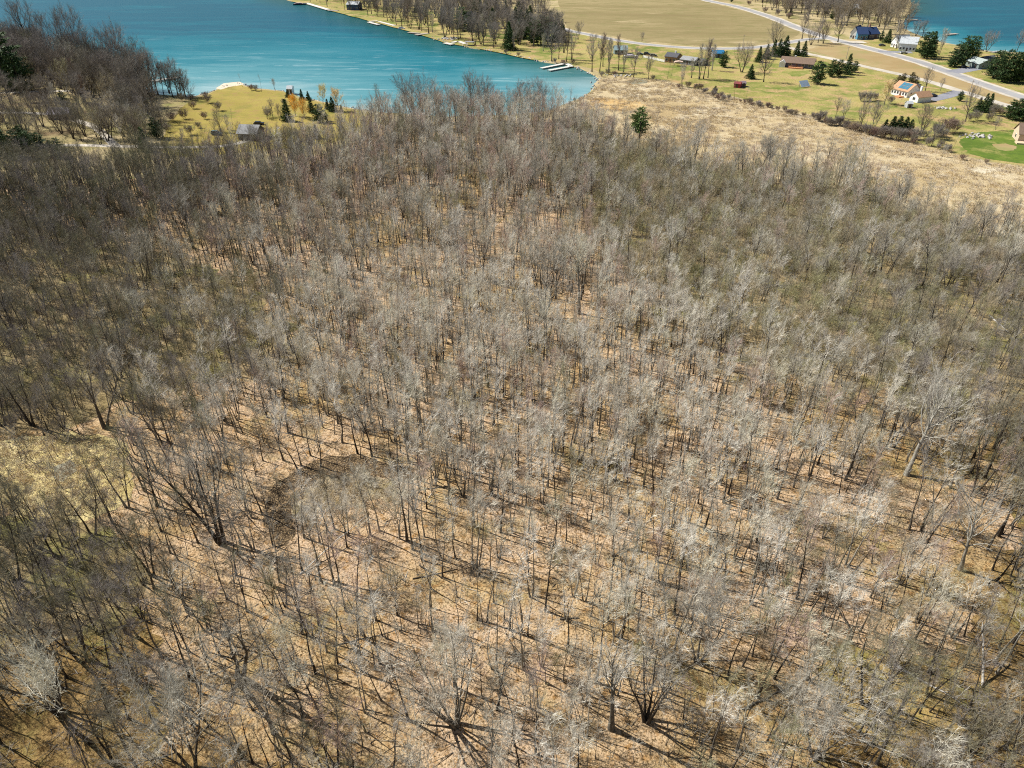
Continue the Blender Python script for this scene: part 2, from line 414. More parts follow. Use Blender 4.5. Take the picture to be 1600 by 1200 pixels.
LAKE1 = [(-260, 40), (-60, 62), (60, 78), (140, 104), (200, 134), (250, 148), (300, 151), (325, 145), (345, 136), (372, 130), (400, 138), (440, 142),
         (470, 152), (545, 168), (590, 175), (700, 182), (800, 180), (860, 172), (880, 164), (905, 154), (925, 143), (935, 122), (920, 112), (892, 101),
         (850, 96), (825, 91), (782, 81), (737, 74), (700, 66), (672, 57), (637, 47), (615, 40), (575, 32), (550, 24), (527, 16), (477, 5), (450, 0), (380, -22), (330, -50)]
LAKE2 = [(1424, -45), (1422, 0), (1424, 18), (1412, 30), (1412, 45), (1440, 56), (1475, 66), (1525, 77), (1560, 81), (1620, 82), (1700, 85), (1900, 90)]
l1 = [G(*p) for p in LAKE1] + [Vector((-500, 2600, 0)), Vector((-2600, 2400, 0)), Vector((-2600, 500, 0))]
l2 = [G(*p) for p in LAKE2] + [Vector((2600, 700, 0)), Vector((2600, 2600, 0)), Vector((900, 2600, 0))]
def is_ccw(l): return sum(l[i].x * l[(i+1) % len(l)].y - l[(i+1) % len(l)].x * l[i].y for i in range(len(l))) > 0
if not is_ccw(l1): l1.reverse()
if not is_ccw(l2): l2.reverse()
h1 = densify(l1, 5, 1.6, 1.0); h2 = densify(l2, 5, 1.6, 2.0)
big = [Vector((-3000, -300, 0)), Vector((3000, -300, 0)), Vector((3000, 3000, 0)), Vector((-3000, 3000, 0))]
ground = sheet('ground', None, 0.0, M['ground'], amp=0, step=500, world_poly=big, holes=(h1, h2), skirt=1.6,
               label='dry spring ground round the lakes, tan grass and bare earth')

def seg_dist(P, pts):
    d = np.full(len(P), 1e9)
    for a, b in zip(pts[:-1], pts[1:]):
        a = np.array((a.x, a.y)); b = np.array((b.x, b.y)); ab = b - a
        t = np.clip(((P - a) @ ab) / max(1e-9, ab @ ab), 0, 1)
        q = a + t[:, None] * ab
        d = np.minimum(d, np.hypot(*(P - q).T))
    return d
def water_sheet(name, x0, x1, y0, y1, near, far, label, reach, step=9.0):
    nx = int((x1 - x0) / step); ny = int((y1 - y0) / step)
    xs = np.linspace(x0, x1, nx); ys = np.linspace(y0, y1, ny)
    X, Y = np.meshgrid(xs, ys); P = np.stack([X.ravel(), Y.ravel()], 1)
    V = [(x, y, -0.45) for x, y in P]
    F = [(j*nx+i, j*nx+i+1, (j+1)*nx+i+1, (j+1)*nx+i) for j in range(ny-1) for i in range(nx-1)]
    o = mesh_obj(name, V, F, M['water'])
    dn = seg_dist(P, [G(*p) for p in near]); df = seg_dist(P, [G(*p) for p in far])
    a = o.data.attributes.new('shallow', 'FLOAT', 'POINT'); a.data.foreach_set('value', np.clip(1.0 - (dn / reach) ** 0.75, 0, 1).astype(np.float32))
    a = o.data.attributes.new('weed', 'FLOAT', 'POINT'); a.data.foreach_set('value', np.clip(0.8 * (1.0 - df / 42.0), 0, 1).astype(np.float32))
    tag(o, label, None, None, 'structure')
water_sheet('lake_water', -2500, 290, 330, 2700, LAKE1[4:22], LAKE1[22:], 'clear turquoise lake, paler over the sand by the near shore', 230.0, 11.0)
water_sheet('bay_water', 290, 2500, 420, 2700, LAKE2[4:], LAKE2[:3], 'deep blue bay beyond the houses on the right', 55.0, 16.0)

FOREST = [(-220, 1900), (-420, 900), (-420, 300), (-60, 300), (60, 290), (180, 282), (260, 272), (330, 266), (420, 256), (500, 242), (560, 218), (610, 190),
          (700, 187), (800, 186), (868, 186), (905, 205), (985, 232), (1060, 250), (1140, 268), (1220, 282), (1300, 288), (1352, 292), (1385, 318),
          (1450, 342), (1530, 362), (1610, 386), (1800, 430), (2300, 560), (2300, 1900)]
def world_poly_px(poly): return [G(*p) for p in poly]
FW = [Vector((-230, 8, 0))] + [G(*p) for p in FOREST[2:-2]] + [Vector((330, 150, 0)), Vector((200, 8, 0))]
sheet('forest_floor', None, 0.012, M['forest_floor'], amp=2.5, step=5, world_poly=FW, label='forest floor of sunlit orange and tan fallen leaves')
SCRUB_R = [(930, 222), (1060, 256), (1220, 290), (1350, 300), (1450, 345), (1620, 384), (1700, 600), (1480, 640), (1280, 600), (1130, 560), (1010, 470), (950, 380), (900, 300)]
SCRUB_L = [(-150, 400), (60, 330), (200, 380), (330, 420), (440, 470), (450, 560), (330, 600), (240, 640), (120, 670), (-60, 680), (-150, 700)]
sheet('scrub_ground', SCRUB_R, 0.02, M['scrub_floor'], amp=9, step=2, label='olive mossy ground under the dense scrub on the right')
sheet('scrub_ground', SCRUB_L, 0.02, M['scrub_floor'], amp=8, step=2, label='dark mossy ground under the dense scrub on the left')
SCRUB_C = [(-80, 830), (60, 800), (170, 830), (230, 900), (200, 960), (90, 1010), (-80, 1080)]
sheet('scrub_ground', SCRUB_C, 0.02, M['scrub_floor'], amp=3, step=2, label='dark shaded thicket ground in the lower left')
sheet('damp_litter', [(-250, 820), (40, 850), (180, 930), (260, 1040), (330, 1130), (470, 1190), (620, 1260), (-250, 1330)], 0.016, M['damp_litter'], amp=5, step=1.2, label='golden leaf litter darkened partly as lens vignette in the lower left corner')  # both corner sheets have some vignette darkening painted into the litter
sheet('damp_litter', [(1720, 560), (1585, 600), (1560, 720), (1590, 850), (1510, 990), (1360, 1110), (1180, 1190), (980, 1260), (1900, 1330), (2000, 900)], 0.016, M['damp_litter'], amp=5, step=1.2, label='golden leaf litter darkened partly as lens vignette in the lower right corner')
MOSS = [(1300, 1010), (1400, 1030), (1480, 1080), (1470, 1140), (1400, 1160), (1320, 1130), (1280, 1060)]
M['moss'] = ground_mat('moss', [(0.3, (0.26, 0.18, 0.06)), (0.6, (0.38, 0.27, 0.10))], ((0.25, 0.21, 0.06), 0.5, 0.62), ((0.42, 0.28, 0.13), 0.52, 0.66), ((0.12, 0.08, 0.03), 0.52, 0.66), s=(0.12, 0.6, 2.6), bstr=0.9, bdist=0.2)
sheet('moss_patch', MOSS, 0.02, M['moss'], amp=2.5, step=1.2, label='mossy yellow green patch of forest floor by the split pale log')

MARSH = [(872, 168), (905, 154), (927, 143), (940, 124), (975, 121), (1040, 127), (1100, 142), (1160, 156), (1230, 172), (1300, 190), (1370, 210), (1430, 224),
         (1490, 242), (1560, 256), (1640, 268), (1900, 320), (2100, 520), (1800, 438), (1610, 394), (1530, 370), (1450, 350), (1385, 325), (1345, 300), (1220, 290), (1060, 257), (985, 240), (905, 212), (868, 192)]
sheet('marsh', MARSH, 0.03, M['marsh'], amp=3.0, step=3, label='wide marsh of dry tan reeds behind the woods')
sheet('orange_bog', [(912, 165), (945, 155), (1000, 154), (1015, 164), (985, 176), (930, 176)], 0.045, M['bog'], amp=7, step=2, label='rust orange patch at the lake end of the marsh')
LAWN_R = [(880, 98), (925, 107), (945, 118), (975, 119), (1040, 125), (1100, 140), (1160, 154), (1230, 170), (1300, 188), (1370, 208), (1430, 222), (1490, 240), (1560, 254), (1640, 266), (1700, 270), (1800, 210),
          (1640, 186), (1567, 165), (1496, 143), (1437, 125), (1405, 118), (1340, 103), (1259, 85), (1230, 77), (1180, 78), (1100, 79), (1000, 71), (920, 56), (884, 50)]
sheet('lawn', LAWN_R, 0.012, M['lawn'], amp=1.0, step=4, label='broad yellow green lawn round the houses above the marsh')
sheet('green_lawn', [(1498, 222), (1530, 207), (1580, 203), (1640, 205), (1700, 225), (1700, 262), (1610, 256), (1550, 249), (1510, 238)], 0.03, M['green_lawn'], amp=2.0, step=2, label='lush green lawn by the tan house at the right edge')
sheet('worn_patch', [(1552, 226), (1572, 224), (1590, 229), (1584, 235), (1562, 234)], 0.045, M['verge'], amp=1.5, step=1.5, label='pale worn oval in the lush green lawn')
sheet('green_lawn', [(1240, 110), (1262, 109), (1274, 112), (1266, 116), (1243, 119), (1226, 113)], 0.03, M['fresh_lawn'], amp=5.0, step=1.5, label='fresh green patch of lawn in front of the bungalow')
sheet('green_lawn', [(985, 92), (1030, 100), (1062, 102), (1100, 112), (1060, 122), (1012, 122), (985, 112)], 0.03, M['lawn'], amp=2.0, step=2, label='bright lawn below the row of cottages by the lake')
sheet('field', [(850, -60), (886, 45), (920, 50), (1000, 64), (1100, 72), (1180, 71), (1234, 62), (1250, 52), (1246, 46), (1180, 22), (1095, 0), (1040, -20), (985, -45)], 0.012, M['field'], amp=0.8, step=5, label='large dry olive brown field between the two roads')
sheet('verge', [(1262, 78), (1300, 66), (1340, 74), (1437, 100), (1486, 117), (1597, 156), (1660, 180), (1640, 184), (1567, 161), (1496, 139), (1437, 121), (1405, 114), (1340, 99)], 0.03, M['verge'], amp=0.6, step=4, label='brown grass strip between the road and the lane')
sheet('lawn', [(1330, 66), (1340, 70), (1437, 95), (1486, 112), (1600, 150), (1680, 172), (1680, 95), (1530, 80), (1475, 69), (1430, 60), (1380, 60)], 0.012, M['lawn'], amp=1.0, step=4, label='lawn between the road and the bay on the right')
sheet('lawn', [(455, 2), (480, 7), (552, 26), (640, 49), (700, 68), (760, 78), (830, 93), (880, 97), (884, 55), (840, 40), (760, 30), (640, 10), (560, -12), (460, -12)], 0.01, M['lawn'], amp=1.0, step=4, label='lawn and leaf litter under the trees of the far shore')
sheet('lawn', [(300, 154), (328, 147), (345, 138), (374, 132), (402, 140), (442, 144), (470, 154), (545, 170), (588, 177), (575, 200), (520, 224), (420, 234), (300, 246), (248, 240), (262, 190)], 0.01, M['gold_lawn'], amp=1.5, step=3, label='golden lawn on the near shore of the lake, left of centre')
sheet('beach', [(338, 138), (350, 131), (372, 128), (380, 132), (360, 135), (345, 140)], 0.03, M['sand'], amp=1.5, step=2, label='small pale sand spit at the tip of the golden lawn')
sheet('lawn', [(-200, 150), (0, 132), (80, 138), (160, 160), (185, 190), (120, 222), (-200, 230)], 0.01, M['rough_grass'], amp=1.5, step=3, label='rough brown grass in the upper left corner between tall trees')
sheet('mud', [(436, 752), (478, 724), (530, 713), (580, 716), (645, 734), (660, 752), (614, 750), (560, 743), (517, 748), (484, 764), (466, 786), (460, 812), (456, 842), (436, 856), (416, 832), (410, 800), (416, 770)], 0.022, M['mud'], amp=1.6, step=0.45, label='dark wet mud crescent round a small dried woodland pool')
sheet('pool_bed', [(484, 766), (520, 752), (565, 748), (610, 756), (612, 772), (560, 780), (510, 790), (478, 812), (466, 800)], 0.034, M['pool_bed'], amp=2.6, step=0.45, label='pale dead grass inside the dark mud ring')
sheet('clearing', [(-160, 690), (0, 688), (80, 680), (150, 682), (190, 695), (205, 740), (196, 790), (130, 812), (60, 806), (0, 800), (-160, 815)], 0.032, M['clearing'], amp=2.2, step=1.5, label='yellow marsh grass clearing at the left edge of the woods')
def puddle():
    m, nt, b = newmat('pond_film', 0.5, 0.2); b.inputs['Base Color'].default_value = (0.23, 0.22, 0.15, 1); return m
sheet('puddle', [(82, 730), (112, 718), (122, 735), (98, 755), (84, 748)], 0.045, puddle(), amp=0.8, step=0.8, label='small grey green puddle in the yellow marsh clearing')
sheet('mud_pool', [(978, 128), (992, 123), (1012, 126), (1010, 130), (990, 132)], 0.045, puddle(), amp=1.0, step=2, label='small grey green pool at the lawn edge of the marsh')

def road(name, px, w, z, mat, label, step=4, amp=0.15):
    pts = [G(*p) for p in px]
    # smooth by Catmull-Rom
    out = []
    for i in range(len(pts) - 1):
        p0 = pts[max(0, i-1)]; p1 = pts[i]; p2 = pts[i+1]; p3 = pts[min(len(pts)-1, i+2)]
        k = max(2, int((p2 - p1).length / step))
        for j in range(k):
            t = j / k
            out.append(0.5 * ((2*p1) + (p2-p0)*t + (2*p0-5*p1+4*p2-p3)*t*t + (3*p1-p0-3*p2+p3)*t**3))
    out.append(pts[-1])
    V = []; F = []
    for i, p in enumerate(out):
        d = (out[min(i+1, len(out)-1)] - out[max(i-1, 0)]).normalized(); q = Vector((-d.y, d.x, 0))
        e = w/2 + noise.noise(p * 0.15) * amp
        V += [Vector((p.x, p.y, z)) + q * e, Vector((p.x, p.y, z)) - q * e]
        if i: F.append((2*i-2, 2*i-1, 2*i+1, 2*i))
    o = mesh_obj(name, V, F, mat); tag(o, label, None, None, 'structure'); return out
R1 = [(1040, -22), (1095, -2), (1150, 10), (1205, 27), (1250, 45), (1290, 58), (1340, 71), (1390, 84), (1437, 97), (1486, 114), (1540, 133), (1600, 153), (1680, 180), (1800, 222)]
R2 = [(850, 34), (882, 46), (920, 54), (960, 62), (1000, 68), (1050, 73), (1100, 75.5), (1150, 75.5), (1190, 73), (1234, 66), (1265, 61), (1296, 60)]
R3 = [(1215, 70.5), (1240, 76), (1262, 84), (1300, 92), (1340, 101.5), (1405, 116), (1450, 127), (1496, 141), (1567, 163), (1640, 185), (1760, 225)]
road('road_shoulder', R1, 12.0, 0.046, M['gravel'], 'pale gravel shoulders of the main road', amp=0.8)
road('road', R1, 6.6, 0.056, M['asphalt'], 'grey asphalt main road running down the right side')
road('road_shoulder', R2, 9.0, 0.042, M['gravel'], 'pale gravel shoulders of the side road below the field', amp=0.8)
road('road', R2, 5.4, 0.052, M['asphalt'], 'grey side road between the field and the cottages')
road('lane', R3, 6.0, 0.060, M['gravel'], 'pale lane parallel to the main road past the bungalow', amp=0.5)
road('driveway', [(1452, 156), (1475, 151), (1500, 143)], 7.0, 0.066, M['driveway'], 'blue grey paved driveway of the orange roofed house')
road('driveway', [(1487, 113), (1505, 110), (1526, 106)], 9.0, 0.064, M['driveway'], 'grey driveway of the garage near the bay')
road('driveway', [(1372, 80), (1392, 81), (1425, 82)], 7.0, 0.064, M['driveway'], 'grey driveway in front of the white house by the bay')
road('driveway', [(1300, 66), (1325, 66), (1352, 66)], 8.0, 0.050, M['gravel'], 'pale forecourt in front of the blue roofed house')
road('lane', [(20, 226), (75, 227.5), (130, 227), (200, 229), (290, 230), (350, 228), (395, 218)], 3.4, 0.040, M['gravel'], 'pale country lane along the upper left edge of the woods')
road('driveway', [(-80, 178), (0, 176), (70, 178), (110, 186), (150, 200), (180, 228)], 3.6, 0.046, M['gravel'], 'pale gravel drive at the upper left')
road('driveway', [(-80, 148), (10, 145), (60, 143), (110, 142)], 3.6, 0.046, M['gravel'], 'upper pale gravel track at the left edge')

# ------------------------------------------------------------------ trees
UP = Vector((0, 0, 1))
def rv(rg): 
    while True:
        v = Vector((rg.uniform(-1, 1), rg.uniform(-1, 1), rg.uniform(-1, 1)))
        if 0.01 < v.length < 1: return v.normalized()
class Tree:
    def __init__(s, seed): s.rg = random.Random(seed); s.V = []; s.F = []; s.V2 = []; s.F2 = []; s.tw = []
    def branch(s, p, d, L, r, nseg, wob, up, n, taper=0.3, crown=False):
        pts = [p.copy()]; rad = [r]
        for i in range(nseg):
            d = (d + rv(s.rg) * wob + UP * up).normalized()
            p = p + d * (L / nseg); pts.append(p); rad.append(r * (1 - (1 - taper) * (i + 1) / nseg))
        if crown: tube(s.V2, s.F2, pts, rad, n)
        else: tube(s.V, s.F, pts, rad, n)
        return pts
    def twigs(s, pts, cnt, L, r, spread, up=0.3, t0=0.2):
        rg = s.rg; m = len(pts) - 1
        for _ in range(cnt):
            t = (t0 + (1 - t0) * rg.random()) * m; i = min(m - 1, int(t)); p = pts[i].lerp(pts[i+1], t - i)
            d = ((pts[i+1] - pts[i]).normalized() + rv(rg) * spread + UP * up).normalized()
            l = L * rg.uniform(0.55, 1.25)
            s.tw.append((p, d, l, r))
            # a side shoot
            q = p + d * l * rg.uniform(0.25, 0.6); d2 = (d + rv(rg) * 0.8 + UP * 0.1).normalized()
            s.tw.append((q, d2, l * 0.6, r * 0.7))
    def twig_mesh(s):
        if not s.tw: return list(map(tuple, s.V2)), list(s.F2)
        P = np.array([t[0] for t in s.tw]); D = np.array([t[1] for t in s.tw]); L = np.array([t[2] for t in s.tw]); r = np.array([t[3] for t in s.tw])
        ref = np.where(np.abs(D[:, 2:3]) > 0.9, np.array([[1., 0, 0]]), np.array([[0, 0, 1.]]))
        A = np.cross(D, ref); A /= np.linalg.norm(A, axis=1)[:, None]; B = np.cross(D, A)
        n = len(P); V = np.empty((n, 4, 3))
        for k in range(3):
            t = 2 * math.pi * k / 3
            V[:, k] = P + (A * math.cos(t) + B * math.sin(t)) * r[:, None]
        V[:, 3] = P + D * L[:, None]
        i = np.arange(n) * 4
        F = np.concatenate([np.stack([i + a, i + b, i + 3], 1) for a, b in ((0, 1), (1, 2), (2, 0))])
        k = n * 4
        return [tuple(v) for v in V.reshape(-1, 3).tolist()] + [tuple(v) for v in s.V2], [tuple(f) for f in F.tolist()] + [tuple(i + k for i in f) for f in s.F2]
def build_tree(seed, H=13.0, rt=0.11, cb=0.5, cr=2.2, nl=12, nsub=6, ntw=5, stems=1, fan=0.0, wob=0.10, limb_up=0.22, el=(35, 62), tl=1.0, tr=0.0125, n=6, lean=0.02, elong=1.0, fork=None):
    T = Tree(seed); rg = T.rg
    for s in range(stems):
        az = rg.uniform(0, 6.28) if stems > 1 else rg.uniform(0, 6.28)
        if stems > 1: az = 6.28 * s / stems + rg.uniform(-.4, .4)
        f = fan * rg.uniform(0.5, 1.2) if stems > 1 else lean * rg.uniform(0.2, 1.5)
        d = Vector((math.cos(az) * f, math.sin(az) * f, 1)).normalized()
        Hs = H * (rg.uniform(0.75, 1.0) if stems > 1 else 1.0)
        base = Vector((math.cos(az), math.sin(az), 0)) * (0.12 + 0.8 * rt if stems > 1 else 0.0) + Vector((0, 0, -0.15))
        p0 = base.copy()
        nseg = 9
        pts = [p0]; rad = [rt * 1.5]; p = p0; dd = d
        for i in range(nseg):
            dd = (dd + rv(rg) * wob * 0.6 + UP * (0.05 if stems == 1 else 0.09 * fan)).normalized()
            p = p + dd * (Hs * 0.93 / nseg); pts.append(p); t = (i + 1) / nseg; rad.append(rt * (1.0 - 0.85 * t ** 0.9))
        rad[1] = rt * 1.02
        tube(T.V, T.F, pts, rad, n)
        k = nl if stems == 1 else max(4, int(nl / stems * 1.4))
        ga = rg.uniform(0, 6.28)
        for i in range(k):
            t = cb + (0.97 - cb) * (i + rg.random() * 0.6) / k
            x = t * nseg; j = min(nseg - 1, int(x)); q = pts[j].lerp(pts[j+1], x - j)
            rr = rad[j] * (1 - (x - j)) + rad[j+1] * (x - j)
            ga += 2.4 + rg.uniform(-.5, .5)
            e = R(rg.uniform(*el)) + 0.25 * (t - cb)
            dl = Vector((math.cos(ga) * math.cos(e), math.sin(ga) * math.cos(e), math.sin(e)))
            u = (t - cb) / (1.0 - cb)
            L = cr * (0.55 + 1.1 * math.sin(math.pi * (0.22 + 0.68 * u))) * rg.uniform(0.7, 1.15) * elong
            lb = T.branch(q, dl, L, min(rr * 0.62, 0.02 + L * 0.017), 4, 0.20 + wob, limb_up, 4 if rr > .05 else 3, 0.25, crown=(rt < .2 and t > cb + .12) or rr < .05)
            r1 = min(rr * 0.62, 0.02 + L * 0.017)
            for b in range(nsub):
                tt = 0.25 + 0.72 * (b + rg.random()) / nsub; y = tt * 4; jj = min(3, int(y)); q2 = lb[jj].lerp(lb[jj+1], y - jj)
                d2 = ((lb[jj+1] - lb[jj]).normalized() + rv(rg) * 0.85 + UP * 0.15).normalized()
                L2 = L * rg.uniform(0.28, 0.5) * (1.1 - 0.4 * tt)
                sb = T.branch(q2, d2, L2, max(0.012, r1 * 0.42 * (1.15 - tt)), 2, 0.25, 0.15, 3, 0.35, crown=True)
                T.twigs(sb, ntw, tl, tr, 0.75, 0.22)
            T.twigs(lb, max(2, ntw // 2), tl * 0.9, tr, 0.8, 0.3, 0.5)
        T.twigs(pts, ntw * 2, tl, tr, 0.8, 0.5, max(cb, 0.7))
    return T
def tree_meshes(name, T, bark, tw):
    a = bpy.data.meshes.new(name + '_trunk'); a.from_pydata([tuple(v) for v in T.V], [], T.F); a.materials.append(bark)
    a.polygons.foreach_set('use_smooth', [True] * len(a.polygons)); a.update()
    v, f = T.twig_mesh(); b = bpy.data.meshes.new(name + '_crown'); b.from_pydata(v, [], f); b.materials.append(tw); b.update()
    # joined version for instanced woodland
    k = len(T.V); c = bpy.data.meshes.new(name + '_whole')
    c.from_pydata([tuple(q) for q in T.V] + v, [], T.F + [tuple(i + k for i in t) for t in f]); c.materials.append(bark); c.materials.append(tw)
    c.polygons.foreach_set('material_index', [0] * len(T.F) + [1] * len(f)); c.polygons.foreach_set('use_smooth', [True] * len(T.F) + [False] * len(f)); c.update()
    return a, b, c
KINDS = {}      # kind -> list of (trunk mesh, crown mesh, whole mesh, height)
def kind(name, specs):
    KINDS[name] = []
    for i, (bark, tw, kw) in enumerate(specs):
        T = build_tree(hash_seed(name) + i * 17, **kw)
        KINDS[name].append((*tree_meshes(name, T, M[bark], M[tw]), kw.get('H', 13.0)))
def hash_seed(s): return sum(ord(c) * (i + 3) for i, c in enumerate(s)) * 7
kind('pole', [('bark', 'twig_pale', dict(H=14, rt=.15, cb=.60, cr=1.75, nl=11, nsub=5, ntw=5, tr=.0105)),
              ('bark', 'twig_gray', dict(H=13, rt=.13, cb=.56, cr=1.6, nl=11, nsub=5, ntw=4, wob=.16, tr=.0105)),
              ('dark_bark', 'twig_pale', dict(H=15, rt=.17, cb=.62, cr=1.9, nl=12, nsub=5, ntw=5, tr=.0105)),
              ('dark_bark', 'twig_pale', dict(H=12, rt=.11, cb=.62, cr=1.5, nl=9, nsub=5, ntw=4, wob=.14, tr=.0105)),
              ('dark_bark', 'twig_rose', dict(H=13, rt=.13, cb=.58, cr=1.6, nl=10, nsub=5, ntw=5, tr=.0105)),
              ('bark', 'twig_pale', dict(H=14, rt=.12, cb=.64, cr=1.7, nl=10, nsub=5, ntw=5, stems=2, fan=.10, tr=.0105)),
              ('dark_bark', 'twig_olive', dict(H=12, rt=.10, cb=.52, cr=1.3, nl=9, nsub=4, ntw=4, tr=.0105)),
              ('dark_bark', 'twig_gray', dict(H=14, rt=.12, cb=.64, cr=1.6, nl=9, nsub=4, ntw=4, lean=.12, tr=.0105)),
              ('dark_bark', 'twig_gray', dict(H=15, rt=.12, cb=.66, cr=1.3, nl=8, nsub=4, ntw=3, wob=.12, tr=.0105)),
              ('bark', 'twig_gray', dict(H=11, rt=.09, cb=.6, cr=1.2, nl=8, nsub=4, ntw=3, wob=.2, tr=.0105))])
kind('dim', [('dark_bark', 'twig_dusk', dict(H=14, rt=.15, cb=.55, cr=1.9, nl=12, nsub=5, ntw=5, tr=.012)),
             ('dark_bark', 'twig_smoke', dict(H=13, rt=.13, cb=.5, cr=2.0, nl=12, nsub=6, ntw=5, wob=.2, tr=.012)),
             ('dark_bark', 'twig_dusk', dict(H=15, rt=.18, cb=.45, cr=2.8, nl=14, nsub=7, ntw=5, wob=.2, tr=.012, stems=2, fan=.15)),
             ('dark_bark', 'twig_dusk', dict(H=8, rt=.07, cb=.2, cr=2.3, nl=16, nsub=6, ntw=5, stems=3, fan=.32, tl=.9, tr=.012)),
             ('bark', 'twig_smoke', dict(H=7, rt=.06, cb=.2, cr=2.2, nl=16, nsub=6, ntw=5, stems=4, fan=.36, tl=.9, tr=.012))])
kind('maple', [('dark_bark', 'twig_pale', dict(H=15, rt=.19, cb=.40, cr=3.2, nl=15, nsub=8, ntw=5, tl=1.1, tr=.012)),
               ('bark', 'twig_pale', dict(H=14, rt=.16, cb=.34, cr=3.4, nl=15, nsub=8, ntw=6, stems=2, fan=.22, tl=1.1, tr=.012)),
               ('dark_bark', 'twig_gray', dict(H=16, rt=.21, cb=.4, cr=3.2, nl=16, nsub=8, ntw=6, wob=.18, tl=1.1, tr=.012)),
               ('bark', 'twig_rose', dict(H=13, rt=.16, cb=.38, cr=2.8, nl=14, nsub=7, ntw=5, tr=.012)),
               ('bark', 'twig_pale', dict(H=14, rt=.14, cb=.3, cr=3.0, nl=18, nsub=7, ntw=5, stems=3, fan=.30))])
kind('scrub', [('bark', 'twig_olive', dict(H=7.5, rt=.07, cb=.2, cr=2.3, nl=16, nsub=6, ntw=5, stems=3, fan=.32, tl=.9, tr=.012)),
               ('bark', 'twig_gray', dict(H=8, rt=.08, cb=.25, cr=2.4, nl=16, nsub=6, ntw=5, stems=2, fan=.25, tl=.9, tr=.012)),
               ('dark_bark', 'twig_olive', dict(H=6.5, rt=.06, cb=.15, cr=2.1, nl=18, nsub=6, ntw=5, stems=4, fan=.38, tl=.85, tr=.012)),
               ('bark', 'twig_tan', dict(H=9, rt=.10, cb=.3, cr=2.5, nl=16, nsub=6, ntw=6, tl=.95, tr=.012)),
               ('bark', 'twig_tan', dict(H=7, rt=.06, cb=.2, cr=1.9, nl=16, nsub=6, ntw=5, stems=3, fan=.3, tl=.8, tr=.012)),
               ('bark', 'twig_pale', dict(H=8, rt=.07, cb=.25, cr=2.4, nl=16, nsub=6, ntw=5, stems=3, fan=.3, tl=.9, tr=.012))])
kind('sapling', [('bark', 'twig_gray', dict(H=4.5, rt=.04, cb=.3, cr=.8, nl=8, nsub=3, ntw=2, tl=.5, tr=.010, n=3)),
                 ('bark', 'twig_olive', dict(H=3.2, rt=.03, cb=.2, cr=.8, nl=9, nsub=3, ntw=3, stems=3, fan=.3, tl=.45, tr=.010, n=3)),
                 ('dark_bark', 'twig_gray', dict(H=6.5, rt=.055, cb=.4, cr=.9, nl=9, nsub=3, ntw=2, tl=.6, tr=.011, n=3))])
kind('shrub', [('dark_bark', 'twig_shrub', dict(H=3.4, rt=.03, cb=.12, cr=1.5, nl=26, nsub=7, ntw=8, stems=6, fan=.55, tl=.6, tr=.012, n=3)),
               ('dark_bark', 'twig_dark', dict(H=3.4, rt=.03, cb=.12, cr=1.6, nl=26, nsub=7, ntw=8, stems=6, fan=.6, tl=.6, tr=.012, n=3)),
               ('bark', 'twig_smoke', dict(H=3.0, rt=.03, cb=.12, cr=1.4, nl=26, nsub=7, ntw=8, stems=6, fan=.5, tl=.6, tr=.012, n=3))])
kind('lone', [('dark_bark', 'twig_smoke', dict(H=15, rt=.34, cb=.24, cr=5.4, nl=22, nsub=10, ntw=9, tl=1.4, tr=.014, el=(25, 60))),
              ('dark_bark', 'twig_smoke', dict(H=14, rt=.26, cb=.25, cr=5.0, nl=24, nsub=10, ntw=8, stems=3, fan=.32, tl=1.4, tr=.014, el=(25, 60))),
              ('dark_bark', 'twig_smoke', dict(H=14, rt=.3, cb=.25, cr=5.0, nl=22, nsub=10, ntw=9, tl=1.4, tr=.014, el=(25, 60))),
              ('dark_bark', 'twig_dark', dict(H=16, rt=.30, cb=.2, cr=4.8, nl=24, nsub=10, ntw=9, stems=2, fan=.24, tl=1.4, tr=.014, el=(25, 60))),
              ('bark', 'twig_umber', dict(H=16, rt=.36, cb=.2, cr=6.2, nl=24, nsub=11, ntw=10, tl=1.5, tr=.016, el=(22, 60)))])
kind('yard', [('dark_bark', 'twig_smoke', dict(H=12, rt=.20, cb=.28, cr=3.4, nl=20, nsub=9, ntw=8, tl=1.1, tr=.013, el=(25, 62))),
              ('bark', 'twig_smoke', dict(H=12, rt=.15, cb=.28, cr=3.2, nl=22, nsub=8, ntw=8, stems=3, fan=.3, tl=1.1, tr=.013)),
              ('dark_bark', 'twig_gray', dict(H=12, rt=.18, cb=.32, cr=3.0, nl=18, nsub=9, ntw=7, stems=2, fan=.2, tl=1.1, tr=.013))])
kind('column', [('dark_bark', 'twig_smoke', dict(H=18, rt=.24, cb=.22, cr=2.3, nl=24, nsub=8, ntw=8, el=(48, 70), tl=1.2, tr=.013)),
                ('dark_bark', 'twig_shrub', dict(H=18, rt=.24, cb=.28, cr=2.1, nl=22, nsub=8, ntw=8, el=(50, 72), tl=1.2, tr=.013)),
                ('bark', 'twig_gray', dict(H=18, rt=.18, cb=.28, cr=2.2, nl=24, nsub=8, ntw=8, stems=3, fan=.15, el=(48, 70), tl=1.2, tr=.013))])
kind('willow', [('bark', 'twig_orange', dict(H=10, rt=.2, cb=.2, cr=3.4, nl=24, nsub=9, ntw=12, tl=1.2, tr=.022)),
                ('bark', 'twig_yellow', dict(H=11, rt=.2, cb=.25, cr=3.6, nl=24, nsub=9, ntw=12, tl=1.2, tr=.02))])
